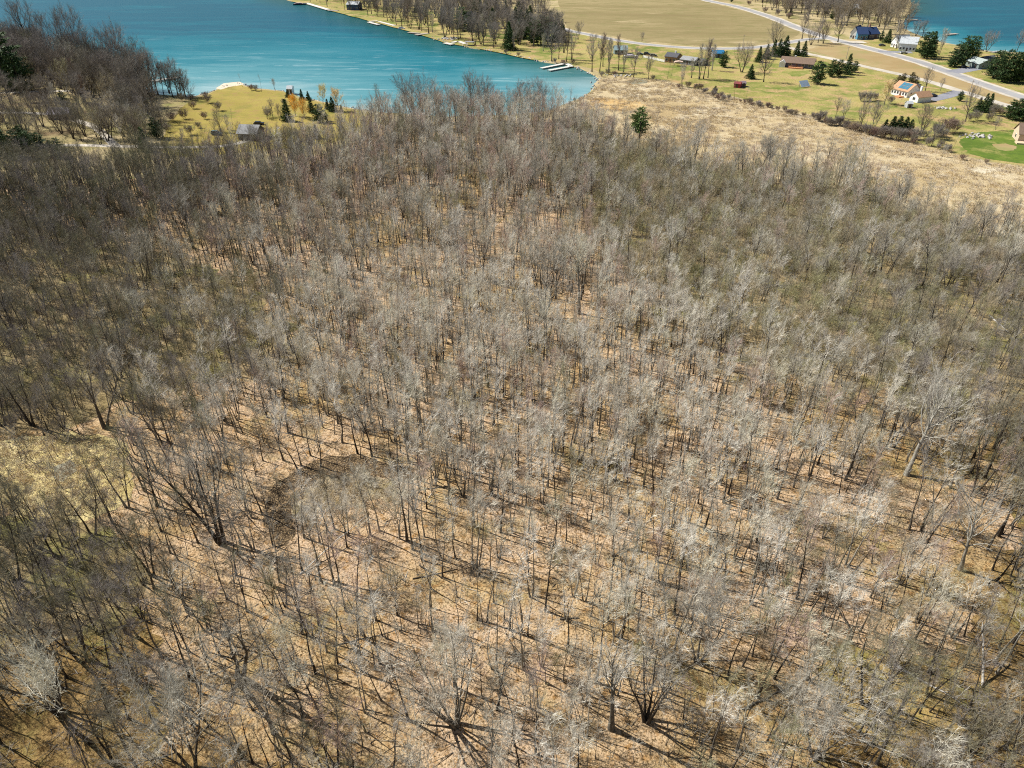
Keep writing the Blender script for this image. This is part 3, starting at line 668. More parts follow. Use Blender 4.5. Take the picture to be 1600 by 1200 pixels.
# the big trees one can tell apart, each built for itself
BIG = {
 'forked':   ('dark_bark', 'twig_gray', dict(H=18, rt=.30, cb=.28, cr=4.6, nl=16, nsub=9, ntw=6, stems=3, fan=.26, n=8, tl=1.2, wob=.16)),
 'spread':   ('dark_bark', 'twig_gray', dict(H=13, rt=.22, cb=.25, cr=4.4, nl=18, nsub=9, ntw=7, n=7, wob=.18, tl=1.1)),
 'fan':      ('bark', 'twig_pale', dict(H=17, rt=.16, cb=.25, cr=3.0, nl=40, nsub=6, ntw=6, stems=9, fan=.42, n=6, tl=1.1)),
 'oak':      ('pale_bark', 'twig_gray', dict(tr=.0105, H=17, rt=.36, cb=.35, cr=5.6, nl=17, nsub=10, ntw=7, stems=1, n=8, wob=.2, limb_up=.08, el=(15, 55), tl=1.3)),
 'grove':    ('dark_bark', 'twig_gray', dict(H=17, rt=.20, cb=.25, cr=3.8, nl=24, nsub=8, ntw=6, stems=5, fan=.26, n=7, wob=.14, tl=1.2)),
 'curved':   ('dark_bark', 'twig_pale', dict(H=13, rt=.17, cb=.4, cr=3.4, nl=14, nsub=8, ntw=6, n=7, wob=.34, tl=1.1)),
 'thick':    ('bark', 'twig_pale', dict(H=19, rt=.42, cb=.4, cr=4.2, nl=18, nsub=9, ntw=6, n=9, wob=.08, tl=1.2)),
 'brush':    ('dark_bark', 'twig_gray', dict(tr=.010, H=12, rt=.14, cb=.3, cr=4.2, nl=30, nsub=10, ntw=8, stems=4, fan=.30, n=6, tl=1.0)),
 'birch':    ('white_bark', 'twig_pale', dict(H=13, rt=.10, cb=.3, cr=1.8, nl=24, nsub=5, ntw=5, stems=6, fan=.22, n=6, tl=.9)),
}
BIGM = {}
for k_, (bk, tw, kw) in BIG.items():
    BIGM[k_] = (*tree_meshes('big_' + k_, build_tree(hash_seed(k_), **kw), M[bk], M[tw]), kw['H'])

def place_tree(name, meshes, loc, H, rz, label=None, cat='tree', group=None, lean=None):
    """an Empty at the foot with a trunk and a crown; H rescales the template"""
    s = H / meshes[3]
    o = empty(name, loc, rz, label, cat, group, sc=s)
    if lean: o.rotation_euler = (lean[0], lean[1], rz)
    t = bpy.data.objects.new('trunk', meshes[0]); link(t, o)
    c = bpy.data.objects.new('crown', meshes[1]); link(c, o)
    return o

# conifers
def conifer(seed, H=9.0, W=2.0, mat='needles', loose=0.0, start=0.06, tiers=22, per=9):
    rg = random.Random(seed); V = []; F = []; T = []
    tv = MB(); tv.tube([Vector((0, 0, -0.1)), Vector((0, 0, H * .5)), Vector((0, 0, H * .97))], [W * .09, W * .06, .02], 6)
    for i in range(tiers):
        t = i / (tiers - 1); z = H * (start + (0.97 - start) * t)
        w = W * (1 - t) ** 0.85 * rg.uniform(0.8, 1.15) + 0.12
        if loose: w = W * (0.35 + 0.65 * math.sin(math.pi * min(1, 0.25 + 0.75 * t) )) * rg.uniform(0.5, 1.2)
        nb = max(4, int(per * (1 - 0.55 * t)))
        for j in range(nb):
            a = rg.uniform(0, 6.28); l = w * rg.uniform(0.75, 1.15)
            droop = rg.uniform(-0.25, 0.1) if not loose else rg.uniform(-0.1, 0.45)
            d = Vector((math.cos(a), math.sin(a), droop)).normalized()
            m = max(3, int(l / 0.28))
            for k in range(m):
                u = (k + rg.random()) / m
                p = Vector((0, 0, z)) + d * l * (0.18 + 0.82 * u)
                for q in range(2):
                    dd = (d * 0.7 + rv(rg) * 0.75 + Vector((0, 0, -0.1))).normalized()
                    T.append((p, dd, rg.uniform(0.25, 0.55) * (1.15 if loose else 1.0) * (W / 2) ** 0.5, rg.uniform(0.06, 0.11) * (W / 2) ** 0.5))
    tt = Tree(0); tt.tw = T; v, f = tt.twig_mesh()
    a = bpy.data.meshes.new('conifer_trunk'); a.from_pydata([tuple(x) for x in tv.v], [], tv.f); a.materials.append(M['dark_bark']); a.update()
    b = bpy.data.meshes.new('conifer_crown'); b.from_pydata(v, [], f); b.materials.append(M[mat]); b.update()
    return (a, b, None, H)
SPRUCE = [conifer(5 + i, 9.0, w, tiers=30, per=15) for i, w in enumerate((2.5, 2.9, 2.3))]
BROAD = [conifer(31 + i, 9.0, 3.0, mat='needles', tiers=22, per=12, loose=0.4, start=.08) for i in range(2)]
PINE = [conifer(50, 14.0, 2.7, mat='needles_pine', loose=1, start=.5, tiers=20, per=13)]

# ------------------------------------------------------------------ scatter the woodland
rg = random.Random(20240)
FW2 = [(p.x, p.y) for p in FW]
def w2(poly): return [(G(*p).x, G(*p).y) for p in poly]
def blob(x, y, cx, cy, rx, ry): return math.exp(-(((x - cx) / rx) ** 2 + ((y - cy) / ry) ** 2))
sr, sl, sc_ = w2(SCRUB_R), w2(SCRUB_L), w2(SCRUB_C)
CLEAR = w2([(-160, 690), (0, 685), (80, 682), (150, 684), (188, 700), (200, 740), (175, 790), (90, 812), (0, 808), (-160, 820)])
MUDPX = [(440, 752), (482, 727), (530, 718), (575, 720), (640, 738), (652, 752), (612, 748), (560, 741), (515, 745), (480, 762), (460, 785), (452, 810), (448, 838), (432, 850), (420, 830), (416, 800), (420, 772)]
MUDW = w2(MUDPX); BED = w2([(484, 766), (520, 752), (565, 748), (610, 756), (640, 775), (600, 800), (540, 812), (480, 830), (460, 815), (466, 800)])
POOL = w2([(440, 745), (500, 725), (570, 725), (650, 765), (620, 795), (500, 820), (440, 850), (420, 800)])

LANDMARK_TREES = [
 # px, py, kind, height m, rotation, lean(x,y), name, label
 (345, 848, 'forked', 18, 0.6, None, 'forked_tree', 'tall three forked bare tree with dark butt, left of the mud ring'),
 (246, 791, 'spread', 12, 1.9, None, 'bare_tree', 'dark spreading bare tree standing right of the yellow marsh clearing'),
 (443, 719, 'curved', 12, 0.3, None, 'bare_tree', 'curved dark bare tree at the upper left of the mud ring'),
 (501, 729, 'curved', 10, 2.6, (0.0, -0.14), 'bare_tree', 'short dark bare tree leaning left, rooted on the far rim of the mud ring'),
 (535, 692, 'curved', 12, 4.1, (0.0, -0.10), 'bare_tree', 'crooked bare tree with long dark shadow just above the mud ring'),
 (849, 497, 'grove', 18, 0.2, None, 'bare_tree', 'many limbed dark tree in the small orange opening at mid height'),
 (905, 490, 'thick', 18, 1.1, None, 'bare_tree', 'thick pale grey trunk right of the many limbed dark tree'),
 (868, 467, 'spread', 12, 2.2, None, 'bare_tree', 'low dark forking tree behind the many limbed dark tree'),
 (1416, 742, 'oak', 18, 0.5, None, 'oak_tree', 'big pale barked spreading oak on the right of the woods'),
 (711, 1133, 'fan', 17, 0.9, (0.0, -0.16), 'bare_tree', 'fan shaped many stemmed tree leaning left at the bottom centre'),
 (374, 1062, 'forked', 18, 2.4, (-0.05, -0.42), 'bare_tree', 'thick dark tree leaning far left, at the lower left'),
 (302, 1204, 'brush', 15, 0.0, None, 'bare_tree', 'grey broom crowned tree at the bottom edge, left of centre'),
 (140, 1160, 'curved', 17, 1.0, (0.02, -0.12), 'bare_tree', 'long dark curved trunk rising in the lower left corner'),
 (92, 1113, 'grove', 15, 0.4, (0.0, -0.10), 'bare_tree', 'clump of thick dark trunks near the left edge at the bottom'),
 (302, 388, 'spread', 15, 3.0, None, 'bare_tree', 'dark wide armed tree in the upper left of the woods'),
 (357, 372, 'forked', 14, 1.0, None, 'bare_tree', 'dark forked tree right of the dark wide armed tree'),
 (593, 452, 'birch', 12, 0.0, None, 'birch_clump', 'clump of chalk white slender stems in the upper middle of the woods'),
 (1272, 1185, 'brush', 12, 1.3, None, 'bare_tree', 'rounded pale broom crowned tree at the bottom, right of centre'),
 (1010, 1127, 'grove', 15, 2.1, (0.0, -0.05), 'bare_tree', 'bare tree with stems splitting near the ground, bottom right of centre'),
 (955, 1138, 'thick', 15, 2.1, None, 'bare_tree', 'pale straight trunk left of the low splitting tree near the bottom'),
 (1090, 1035, 'brush', 13, 0.3, None, 'bare_tree', 'round pale crowned tree right of centre in the lower woods'),
 (1130, 920, 'maple2', 13, 0.9, None, 'bare_tree', 'dark trunk under a flat pale crown, right of the lower centre'),
 (1500, 890, 'oak', 14, 2.9, None, 'oak_tree', 'second pale armed oak below and right of the biggest one'),
 (1122, 575, 'spread', 13, 4.0, None, 'bare_tree', 'dark trunked bushy crowned tree amid the scrub right of centre'),
 (165, 668, 'forked', 14, 4.4, (0, -0.1), 'bare_tree', 'dark forked tree on the upper rim of the yellow marsh clearing'),
 (1478, 452, 'brush', 11, 1.2, None, 'bare_tree', 'pale broad crowned tree rising out of the right hand scrub'),
]
BIGM['maple2'] = KINDS['maple'][2]
LM_XY = [(G(a[0], a[1]).x, G(a[0], a[1]).y) for a in LANDMARK_TREES]

pts_wood = []       # (x, y, kind, variant, scale, rz, tiltx, tilty)
cell = 2.2
y = 14.0
ROWS = []
while y < 360:
    x = -240.0
    while x < 330:
        X = x + rg.uniform(-.5, .5) * cell; Y = y + rg.uniform(-.5, .5) * cell
        x += cell
        u, v = PX(X, Y)
        ut, vt = PX(X, Y, 14)
        if not (-130 < u < 1730 or -130 < ut < 1730) or vt > 1330: continue
        if not inside((X, Y), FW2): continue
        if inside((X, Y), CLEAR): continue
        inpool = inside((X, Y), POOL)
        XJ = X + rg.gauss(0, 7) + 16 * noise.noise(Vector((X * .03, Y * .03, 77.0))); YJ = Y + rg.gauss(0, 7) + 16 * noise.noise(Vector((X * .03, Y * .03, 99.0)))
        scr = inside((XJ, YJ), sr) or inside((XJ, YJ), sl)
        thk = inside((X, Y), sc_)
        nn = noise.noise(Vector((X * .045, Y * .045, 3.0))) ; n2 = noise.noise(Vector((X * .12, Y * .12, 9.0)))
        dens = 0.60 + (0.10 if v > 480 else 0) + 0.28 * blob(u, v, 760, 600, 330, 130) + 0.2 * blob(u, v, 60, 320, 260, 70) + 0.35 * nn + 0.35 * n2
        dens -= 0.55 * blob(u, v, 1400, 815, 110, 50) + 0.6 * blob(u, v, 895, 505, 70, 28) + 0.7 * blob(u, v, 1610, 560, 60, 60) + 0.45 * blob(u, v, 330, 900, 70, 45)
        dens -= 0.35 * blob(u, v, 790, 950, 120, 80) + 0.4 * blob(u, v, 600, 1090, 160, 70) + 0.45 * blob(u, v, 470, 680, 70, 40) + 0.3 * blob(u, v, 880, 860, 120, 60) + 0.4*blob(u,v,60,1170,110,80)
        dens -= 0.55 * blob(u, v, 500, 868, 120, 55) + 0.3 * blob(u, v, 420, 770, 40, 70)
        if v < 330 and u < 900: dens += 0.15
        if scr: dens += 0.12
        if thk: dens += 0.1
        if inpool: dens = 0.75
        if rg.random() > dens: continue
        if any((X - a) ** 2 + (Y - b) ** 2 < 9.0 or (abs(X - a) < 2.8 and -9 < Y - b < 0) for a, b in LM_XY): continue
        if inside((X, Y), MUDW): continue
        r = rg.random()
        if inpool:
            pts_wood.append([X, Y, 'scrub', rg.choice((1, 1, 5, 0)), rg.uniform(.22, .42), rg.uniform(0, 6.28), 0, 0, u, v]); continue
        if scr:
            k = 'scrub' if r < 0.74 else ('pole' if r < 0.93 else 'maple')
        elif thk: k = 'scrub' if r < .55 else ('maple' if r < .75 else 'pole')
        elif v < 330: k = 'pole' if r < 0.80 else ('maple' if r < 0.93 else 'scrub')
        elif u > 1180: k = 'pole' if r < 0.66 else ('scrub' if r < 0.86 else 'maple')
        elif u < 230: k = 'pole' if r < 0.55 else ('scrub' if r < 0.78 else 'maple')
        else: k = 'pole' if r < 0.82 else ('maple' if r < 0.95 else 'scrub')
        vi = rg.randrange(len(KINDS[k]))
        if v < 420 and k in ('pole', 'maple') and rg.random() < .6: vi = rg.choice((1, 6, 7, 8, 4, 9) if k == 'pole' else (2, 3))
        if k == 'pole' and 420 < u < 1200 and 460 < v < 1000 and rg.random() < .6: vi = rg.choice((0, 2, 3, 5))
        if scr and k == 'scrub' and vi == 5 and rg.random() < .7: vi = rg.choice((0, 2, 3))
        if scr and k in ('maple', 'pole') and rg.random() < .5: vi = 2 if k == 'maple' else 6
        # side and corner trees darker, partly lens vignetting in their colour; far ones taller
        s = rg.choice((.50, .62, .74, .84, .90, .96, 1.06)) * rg.uniform(.92, 1.08) if k == 'pole' else rg.uniform(0.62, 0.95)
        if k in ('maple', 'scrub') and v > 450: s *= .85
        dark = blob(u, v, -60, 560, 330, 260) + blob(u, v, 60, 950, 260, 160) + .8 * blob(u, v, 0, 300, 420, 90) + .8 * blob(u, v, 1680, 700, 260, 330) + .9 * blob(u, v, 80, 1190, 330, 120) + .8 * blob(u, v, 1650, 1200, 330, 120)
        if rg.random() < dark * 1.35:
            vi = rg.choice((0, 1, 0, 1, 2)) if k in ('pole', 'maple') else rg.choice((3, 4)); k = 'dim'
        if v < 330: s *= 1.12
        pts_wood.append([X, Y, k, vi, s, rg.uniform(0, 6.28), rg.gauss(0, .035), rg.gauss(0, .035), u, v])
    y += cell

# far woods: belts round the houses and on the other shore, one mass each
def belt(poly, cellb, dens, kinds, H, dark=None):
    W = w2(poly); xs = [p[0] for p in W]; ys = [p[1] for p in W]; out = []
    yy = min(ys)
    while yy < max(ys):
        xx = min(xs)
        while xx < max(xs):
            X = xx + rg.uniform(-.5, .5) * cellb; Y = yy + rg.uniform(-.5, .5) * cellb; xx += cellb
            if inside((X, Y), W) and rg.random() < dens:
                k = rg.choice(kinds); vi = rg.randrange(len(KINDS[k])); vi = (vi if dark is None or k != 'lone' else rg.choice(dark)); out.append([X, Y, k, vi, rg.uniform(*H) / KINDS[k][vi][3], rg.uniform(0, 6.28), rg.gauss(0, .03), rg.gauss(0, .03), *PX(X, Y)])
        yy += cellb
    return out
far_wood = belt([(560, 6), (600, 34), (660, 50), (720, 66), (790, 79), (850, 90), (884, 90), (880, 60), (862, 46), (842, 20), (835, -30), (620, -30)], 10.5, 0.6, ['lone', 'lone', 'lone', 'column'], (10, 17), (0, 1, 2, 3))
far_wood += belt([(470, 0), (540, 18), (600, 32), (620, -20), (440, -30)], 11, 0.4, ['lone', 'lone', 'column'], (10, 16), (0, 1, 3))
far_wood += belt([(1165, -5), (1200, 18), (1240, 36), (1330, 44), (1400, 42), (1408, 24), (1414, 6), (1412, -40), (1150, -40)], 9.5, 0.8, ['lone', 'lone', 'column'], (11, 18), (0, 1, 2, 4, 4))
left_wood = belt([(-120, 66), (50, 82), (130, 106), (190, 136), (232, 150), (238, 165), (250, 185), (240, 205), (195, 205), (160, 165), (90, 140), (-120, 128)], 7.0, 0.68, ['lone', 'lone', 'column', 'scrub'], (9, 19), (2, 3, 3))
left_wood += belt([(-120, 186), (150, 190), (245, 186), (262, 232), (150, 226), (-120, 224)], 5.5, 0.62, ['lone', 'lone', 'dim', 'dim'], (8, 14), (3, 3, 2))
left_wood += belt([(-120, 134), (100, 138), (180, 160), (240, 172), (262, 190), (120, 186), (-120, 160)], 8.0, 0.45, ['lone', 'column', 'dim'], (9, 15), (3, 3, 2))
left_wood += belt([(-120, 80), (60, 92), (150, 118), (215, 138), (232, 150), (245, 176), (200, 170), (150, 150), (60, 132), (-120, 120)], 6.0, 0.75, ['lone', 'lone', 'dim'], (11, 20), (3, 3, 2))
left_wood += belt([(150, 196), (230, 200), (250, 222), (190, 226), (140, 222)], 5.0, 0.6, ['maple', 'scrub'], (7, 12))

# individual trees of the near woodland: the largest in view
near = sorted([p for p in pts_wood if (p[2] in ('pole', 'maple') or (p[2] == 'dim' and p[3] < 3)) and 5 < p[8] < 1595 and p[9] < 1192], key=lambda p: (p[0] ** 2 + p[1] ** 2 + CAM_H ** 2) / (p[4] * KINDS[p[2]][p[3]][3]) ** 1.2)
N_NEAR = 178
near_set = set(id(p) for p in near[:N_NEAR])
stuff_wood = [p for p in pts_wood if id(p) not in near_set]

# geometry-nodes instancing for what nobody could count
ALLK = []
def template_collection(cname, kinds):
    col = bpy.data.collections.new(cname)      # kept out of the scene: only its shapes are used
    idx = {}
    i = 0
    for k in kinds:
        for j, m in enumerate(KINDS[k]):
            o = bpy.data.objects.new('%s_%03d' % (cname, i), m[2]); col.objects.link(o); idx[(k, j)] = i; i += 1
    return col, idx
def scatter_obj(name, pts, col, label, cat):
    """pts: (x, y, z, index, scale, rz, tx, ty)"""
    me = bpy.data.meshes.new(name)
    me.from_pydata([(p[0], p[1], p[2]) for p in pts], [], [])
    a = me.attributes.new('idx', 'INT', 'POINT'); a.data.foreach_set('value', [p[3] for p in pts])
    a = me.attributes.new('scl', 'FLOAT', 'POINT'); a.data.foreach_set('value', [p[4] for p in pts])
    a = me.attributes.new('rot', 'FLOAT_VECTOR', 'POINT'); a.data.foreach_set('vector', [c for p in pts for c in (p[6], p[7], p[5])])
    o = bpy.data.objects.new(name, me); link(o)
    ng = bpy.data.node_groups.new(name + '_scatter', 'GeometryNodeTree')
    ng.interface.new_socket('Geometry', in_out='INPUT', socket_type='NodeSocketGeometry')
    ng.interface.new_socket('Geometry', in_out='OUTPUT', socket_type='NodeSocketGeometry')
    gi = ng.nodes.new('NodeGroupInput'); go = ng.nodes.new('NodeGroupOutput')
    ci = ng.nodes.new('GeometryNodeCollectionInfo'); ci.inputs['Collection'].default_value = col
    ci.inputs['Separate Children'].default_value = True; ci.inputs['Reset Children'].default_value = True
    ip = ng.nodes.new('GeometryNodeInstanceOnPoints'); ip.inputs['Pick Instance'].default_value = True
    def attr(n, t):
        q = ng.nodes.new('GeometryNodeInputNamedAttribute'); q.data_type = t; q.inputs['Name'].default_value = n; return q.outputs['Attribute']
    ng.links.new(gi.outputs[0], ip.inputs['Points']); ng.links.new(ci.outputs[0], ip.inputs['Instance'])
    ng.links.new(attr('idx', 'INT'), ip.inputs['Instance Index']); ng.links.new(attr('scl', 'FLOAT'), ip.inputs['Scale'])
    er = ng.nodes.new('FunctionNodeEulerToRotation'); ng.links.new(attr('rot', 'FLOAT_VECTOR'), er.inputs[0]); ng.links.new(er.outputs[0], ip.inputs['Rotation'])
    ng.links.new(ip.outputs[0], go.inputs[0])
    md = o.modifiers.new('scatter', 'NODES'); md.node_group = ng
    tag(o, label, cat, None, 'stuff')
    return o
TC, TI = template_collection('wood_shape', ['pole', 'maple', 'scrub', 'dim', 'lone', 'column'])
def rows(L): return [(p[0], p[1], 0.0, TI[(p[2], p[3])], p[4], p[5], p[6], p[7]) for p in L]
scatter_obj('bare_woodland', rows(stuff_wood), TC, 'dense leafless woodland of grey and olive trees filling most of the view', 'woodland')
scatter_obj('far_shore_woodland', rows(far_wood), TC, 'leafless woods along the far shore and round the distant houses', 'woodland')
scatter_obj('lakeside_woodland', rows(left_wood), TC, 'dark tangle of leafless lakeside trees in the upper left corner', 'woodland')

# undergrowth: saplings and fallen sticks
SC, SI = template_collection('sapling_shape', ['sapling'])
sap = []
for _ in range(15000):
    X = rg.uniform(-190, 240); Y = 20 + 300 * rg.random() ** 1.35
    if inside((X, Y), MUDW) and rg.random() < .8: continue
    u, v = PX(X, Y)
    if not (-60 < u < 1660) or v > 1290 or not inside((X, Y), FW2): continue
    if noise.noise(Vector((X * .07, Y * .07, 31.0))) < rg.uniform(-.35, .25): continue
    sap.append((X, Y, 0, rg.choice((0, 1, 2, 2, 2)), rg.uniform(.5, 1.15), rg.uniform(0, 6.28), rg.gauss(0, .08), rg.gauss(0, .08)))
scatter_obj('saplings', sap, SC, 'thin leafless saplings growing between the larger trees', 'saplings')
def stick_mesh(seed, mat):
    r_ = random.Random(seed); T = Tree(seed)
    for _ in range(4):
        p = Vector((r_.uniform(-1.2, 1.2), r_.uniform(-1.2, 1.2), .04)); a = r_.uniform(0, 6.28)
        T.branch(p, Vector((math.cos(a), math.sin(a), .03)), r_.uniform(.8, 3.4), r_.uniform(.02, .06), 3, .12, -.01, 3, .4)
    for _ in range(6):
        p = Vector((r_.uniform(-1.4, 1.4), r_.uniform(-1.4, 1.4), .03)); a = r_.uniform(0, 6.28)
        T.tw.append((p, Vector((math.cos(a), math.sin(a), r_.uniform(0, .35))).normalized(), r_.uniform(.5, 1.5), .015))
    return tree_meshes('stick', T, M[mat], M['twig_gray'])[2]
stc = bpy.data.collections.new('stick_shape')
for i, mt in enumerate(('dark_bark', 'bark', 'bark', 'white_bark', 'dark_bark')):
    stc.objects.link(bpy.data.objects.new('stick_%03d' % i, stick_mesh(100 + i, mt)))
st = []
for _ in range(7500):
    X = rg.uniform(-150, 190); Y = 22 + 220 * rg.random() ** 1.3
    u, v = PX(X, Y)
    if not (-60 < u < 1660) or not inside((X, Y), FW2): continue
    st.append((X, Y, 0.02, rg.choice((0, 0, 1, 2, 4, 4, 3) if rg.random() < .4 else (0, 1, 2, 4)), rg.uniform(.5, 1.3), rg.uniform(0, 6.28), 0, 0))
scatter_obj('fallen_sticks', st, stc, 'fallen branches and sticks strewn over the leaf litter', 'branches')
# reeds and tussocks
def tuft_mesh(seed, mat, n, h, spread, r):
    T = Tree(seed); r_ = T.rg
    for _ in range(n):
        a = r_.uniform(0, 6.28); q = spread * r_.random() ** .5
        T.tw.append((Vector((math.cos(a) * q, math.sin(a) * q, 0)), (UP * .7 + rv(r_)).normalized(), h * r_.uniform(.5, 1.2), r * r_.uniform(.7, 1.3)))
    v, f = T.twig_mesh(); me = bpy.data.meshes.new('tuft'); me.from_pydata(v, [], f); me.materials.append(M[mat]); return me
rc = bpy.data.collections.new('reed_shape')
for i, (mt, n_, h_, s_, r_) in enumerate((('reed', 26, .8, 1.1, .05), ('reed_gray', 24, .6, 1.2, .05), ('reed', 26, .9, 1.0, .05), ('reed_gray', 18, 1.1, .8, .05))):
    rc.objects.link(bpy.data.objects.new('reed_%03d' % i, tuft_mesh(200 + i, mt, n_, h_, s_, r_)))
mw = w2(MARSH); xs = [p[0] for p in mw]; ys = [p[1] for p in mw]; reeds = []
for _ in range(60000):
    if len(reeds) > 9000: break
    X = rg.uniform(min(xs), max(xs)); Y = rg.uniform(min(ys), max(ys))
    u, v = PX(X, Y)
    if u > 1720 or not inside((X, Y), mw): continue
    if noise.noise(Vector((X * .09, Y * .09, 41.0))) + .5 * noise.noise(Vector((X * .3, Y * .3, 4.0))) < rg.uniform(-.45, .25): continue
    reeds.append((X, Y, .03, rg.randrange(4), rg.uniform(.6, 1.3), rg.uniform(0, 6.28), 0, 0))
scatter_obj('marsh_reeds', reeds, rc, 'dry tan reeds covering the marsh behind the woods', 'reeds')
tus = []
for poly, n in ((CLEAR, 1300), (BED, 260)):
    xs = [p[0] for p in poly]; ys = [p[1] for p in poly]
    for _ in range(n * 2):
        X = rg.uniform(min(xs), max(xs)); Y = rg.uniform(min(ys), max(ys))
        if inside((X, Y), poly): tus.append((X, Y, .03, rg.randrange(4), rg.uniform(.35, .75), rg.uniform(0, 6.28), 0, 0))
scatter_obj('dead_grass', tus, rc, 'tufts of dead yellow grass in the clearing and the dried pool', 'grass')

# ------------------------------------------------------------------ labels that single out one thing by what it stands next to
LANDS = []      # (px, py, phrase)
def land(px, py, phrase): LANDS.append((px, py, phrase))
PENDING = []    # (obj, descriptor, px, py)
ORD = ['', 'second ', 'third ', 'fourth ', 'fifth ', 'sixth ', 'seventh ', 'eighth ', 'ninth ', 'tenth ', 'eleventh ', 'twelfth ', 'thirteenth ', 'fourteenth ']
def label_all():
    B = {}
    for o, d, px, py in PENDING:
        q, wx, wy, ph = min(((px - a) ** 2 + (py - b) ** 2, a, b, p) for a, b, p in LANDS)
        ang = math.degrees(math.atan2(-(py - wy), px - wx)) % 360
        s = ['right of', 'up and right of', 'above', 'up and left of', 'left of', 'down and left of', 'below', 'down and right of'][int((ang + 22.5) // 45) % 8]
        B.setdefault((d, s, ph), []).append((q, o))
    for (d, s, ph), L in B.items():
        L.sort(key=lambda t: t[0])
        for i, (q, o) in enumerate(L):
            if len(L) == 1: o['label'] = f'{d} {s} {ph}'
            else: o['label'] = f'{ORD[i] if i else "nearest "}{d} {s} {ph}'

for (px, py, kd, H, rz, lean, name, lab) in LANDMARK_TREES:
    p = G(px, py)
    place_tree(name, BIGM[kd], p, H, rz, lab, 'tree', None, lean)
DESC = {('pole', 0): 'slender bare tree', ('pole', 1): 'thin grey tree', ('pole', 2): 'slim dark trunk', ('pole', 3): 'slim dark sapling tree', ('pole', 4): 'thin rosy twigged tree', ('pole', 5): 'twin stemmed thin tree', ('pole', 6): 'slim olive tree', ('pole', 7): 'thin leaning tree', ('pole', 8): 'tall whip thin tree', ('pole', 9): 'short crooked thin tree',
        ('dim', 0): 'slim dusky tree', ('dim', 1): 'crooked dusky tree', ('dim', 2): 'twin trunked dusky tree',
        ('maple', 0): 'broad pale crowned tree', ('maple', 1): 'broad two stemmed tree', ('maple', 2): 'broad dark trunked tree', ('maple', 3): 'broad rosy crowned tree', ('maple', 4): 'broad several stemmed tree'}
for p in near[:N_NEAR]:
    o = place_tree('bare_tree', KINDS[p[2]][p[3]], Vector((p[0], p[1], 0)), p[4] * KINDS[p[2]][p[3]][3], p[5], None, 'tree', 'bare trees of the near woodland', (p[6], p[7]))
    PENDING.append((o, DESC[(p[2], p[3])], p[8], p[9]))
for a, b, ph in ((345, 848, 'the tall three forked tree'), (246, 791, 'the dark tree by the clearing'), (711, 1133, 'the fan shaped tree'), (374, 1062, 'the thick leaning tree'), (302, 1190, 'the bottom broom crowned tree'),
                 (110, 1130, 'the thick dark trunks'), (1450, 1068, 'the split pale log'), (1272, 1185, 'the rounded broom crowned tree'), (1010, 1127, 'the low splitting tree'), (1090, 1035, 'the round pale crowned tree'),
                 (1130, 920, 'the flat crowned tree'), (1500, 890, 'the second pale oak'), (1416, 742, 'the biggest pale oak'), (530, 780, 'the dark mud ring'), (812, 1022, 'the brush pile'), (520, 860, 'the pale leaning pole'),
                 (890, 960, 'the short mossy log'), (1200, 1090, 'the slanting grey log'), (560, 1000, 'the thin fallen trunk'), (120, 740, 'the yellow clearing'), (680, 900, 'the crossed logs'), (1560, 1150, 'the log at the lower right edge'), (1300, 960, 'the bowed dead tree'), (190, 980, 'the dark fallen limb')):
    land(a, b, ph)

# fallen logs, dead poles, brush
def log(pa, pb, r, mat, name, label, cat='log', za=None, zb=None, limbs=4, seed=1):
    A = G(*pa); B_ = G(*pb); A.z = za if za is not None else r * .8; B_.z = zb if zb is not None else r * .6
    T = Tree(seed); rg_ = T.rg
    n = 7; pts = []
    side = (B_ - A).cross(UP).normalized()
    for i in range(n + 1):
        t = i / n; pts.append(A.lerp(B_, t) + side * rg_.uniform(-.06, .06) * (B_ - A).length * .25 + Vector((0, 0, 0.0)))
    O = A.copy()
    tube(T.V, T.F, [q - O for q in pts], [r * (1.05 - .7 * i / n) for i in range(n + 1)], 7)
    o = empty(name, O, 0, label, cat)
    mesh_obj('trunk', T.V, T.F, M[mat], o, smooth=True)
    T2 = Tree(seed + 5)
    for k in range(limbs):
        t = rg_.uniform(.3, .98); q = A.lerp(B_, t) - O
        d = ((B_ - A).normalized() + rv(rg_) * .9 + UP * .5).normalized(); d.z = abs(d.z)
        T2.branch(q, d, rg_.uniform(1, 2.6), r * .3, 3, .2, 0, 4, .3)
    if T2.V: mesh_obj('limbs', T2.V, T2.F, M[mat], o, smooth=True)
    return o
log((1396, 1040), (1500, 1098), .20, 'white_bark', 'split_log', 'split pale fallen log lying on the mossy patch at the lower right', seed=3, limbs=6)
log((1545, 494), (1577, 521), .22, 'white_bark', 'fallen_log', 'white fallen trunk near the right edge beside the orange opening', seed=4, limbs=2)
log((1535, 1072), (1511, 1015), .17, 'white_bark', 'dead_tree', 'broken white dead trunk standing askew at the lower right', 'dead tree', za=0, zb=5.5, seed=5, limbs=3)
log((468, 897), (576, 822), .10, 'white_bark', 'dead_pole', 'long pale dead pole leaning to the right below the mud ring', 'dead tree', za=0.1, zb=2.4, seed=6, limbs=2)
log((700, 760), (640, 768), .12, 'bark', 'fallen_log', 'grey log lying at the right end of the mud ring', seed=7, limbs=3)
log((875, 968), (905, 966), .16, 'dark_bark', 'fallen_log', 'short mossy log lying in the open leaves at lower centre', seed=8, limbs=2)
log((1160, 1110), (1240, 1070), .15, 'bark', 'fallen_log', 'slanting grey log lying among thin trees right of the lower centre', seed=9)
log((520, 1010), (620, 985), .10, 'bark', 'fallen_log', 'thin fallen trunk lying left of the fan shaped tree', seed=10)
log((645, 905), (715, 890), .11, 'dark_bark', 'fallen_log', 'upper of the crossed dark logs below the mud ring', seed=11, limbs=3)
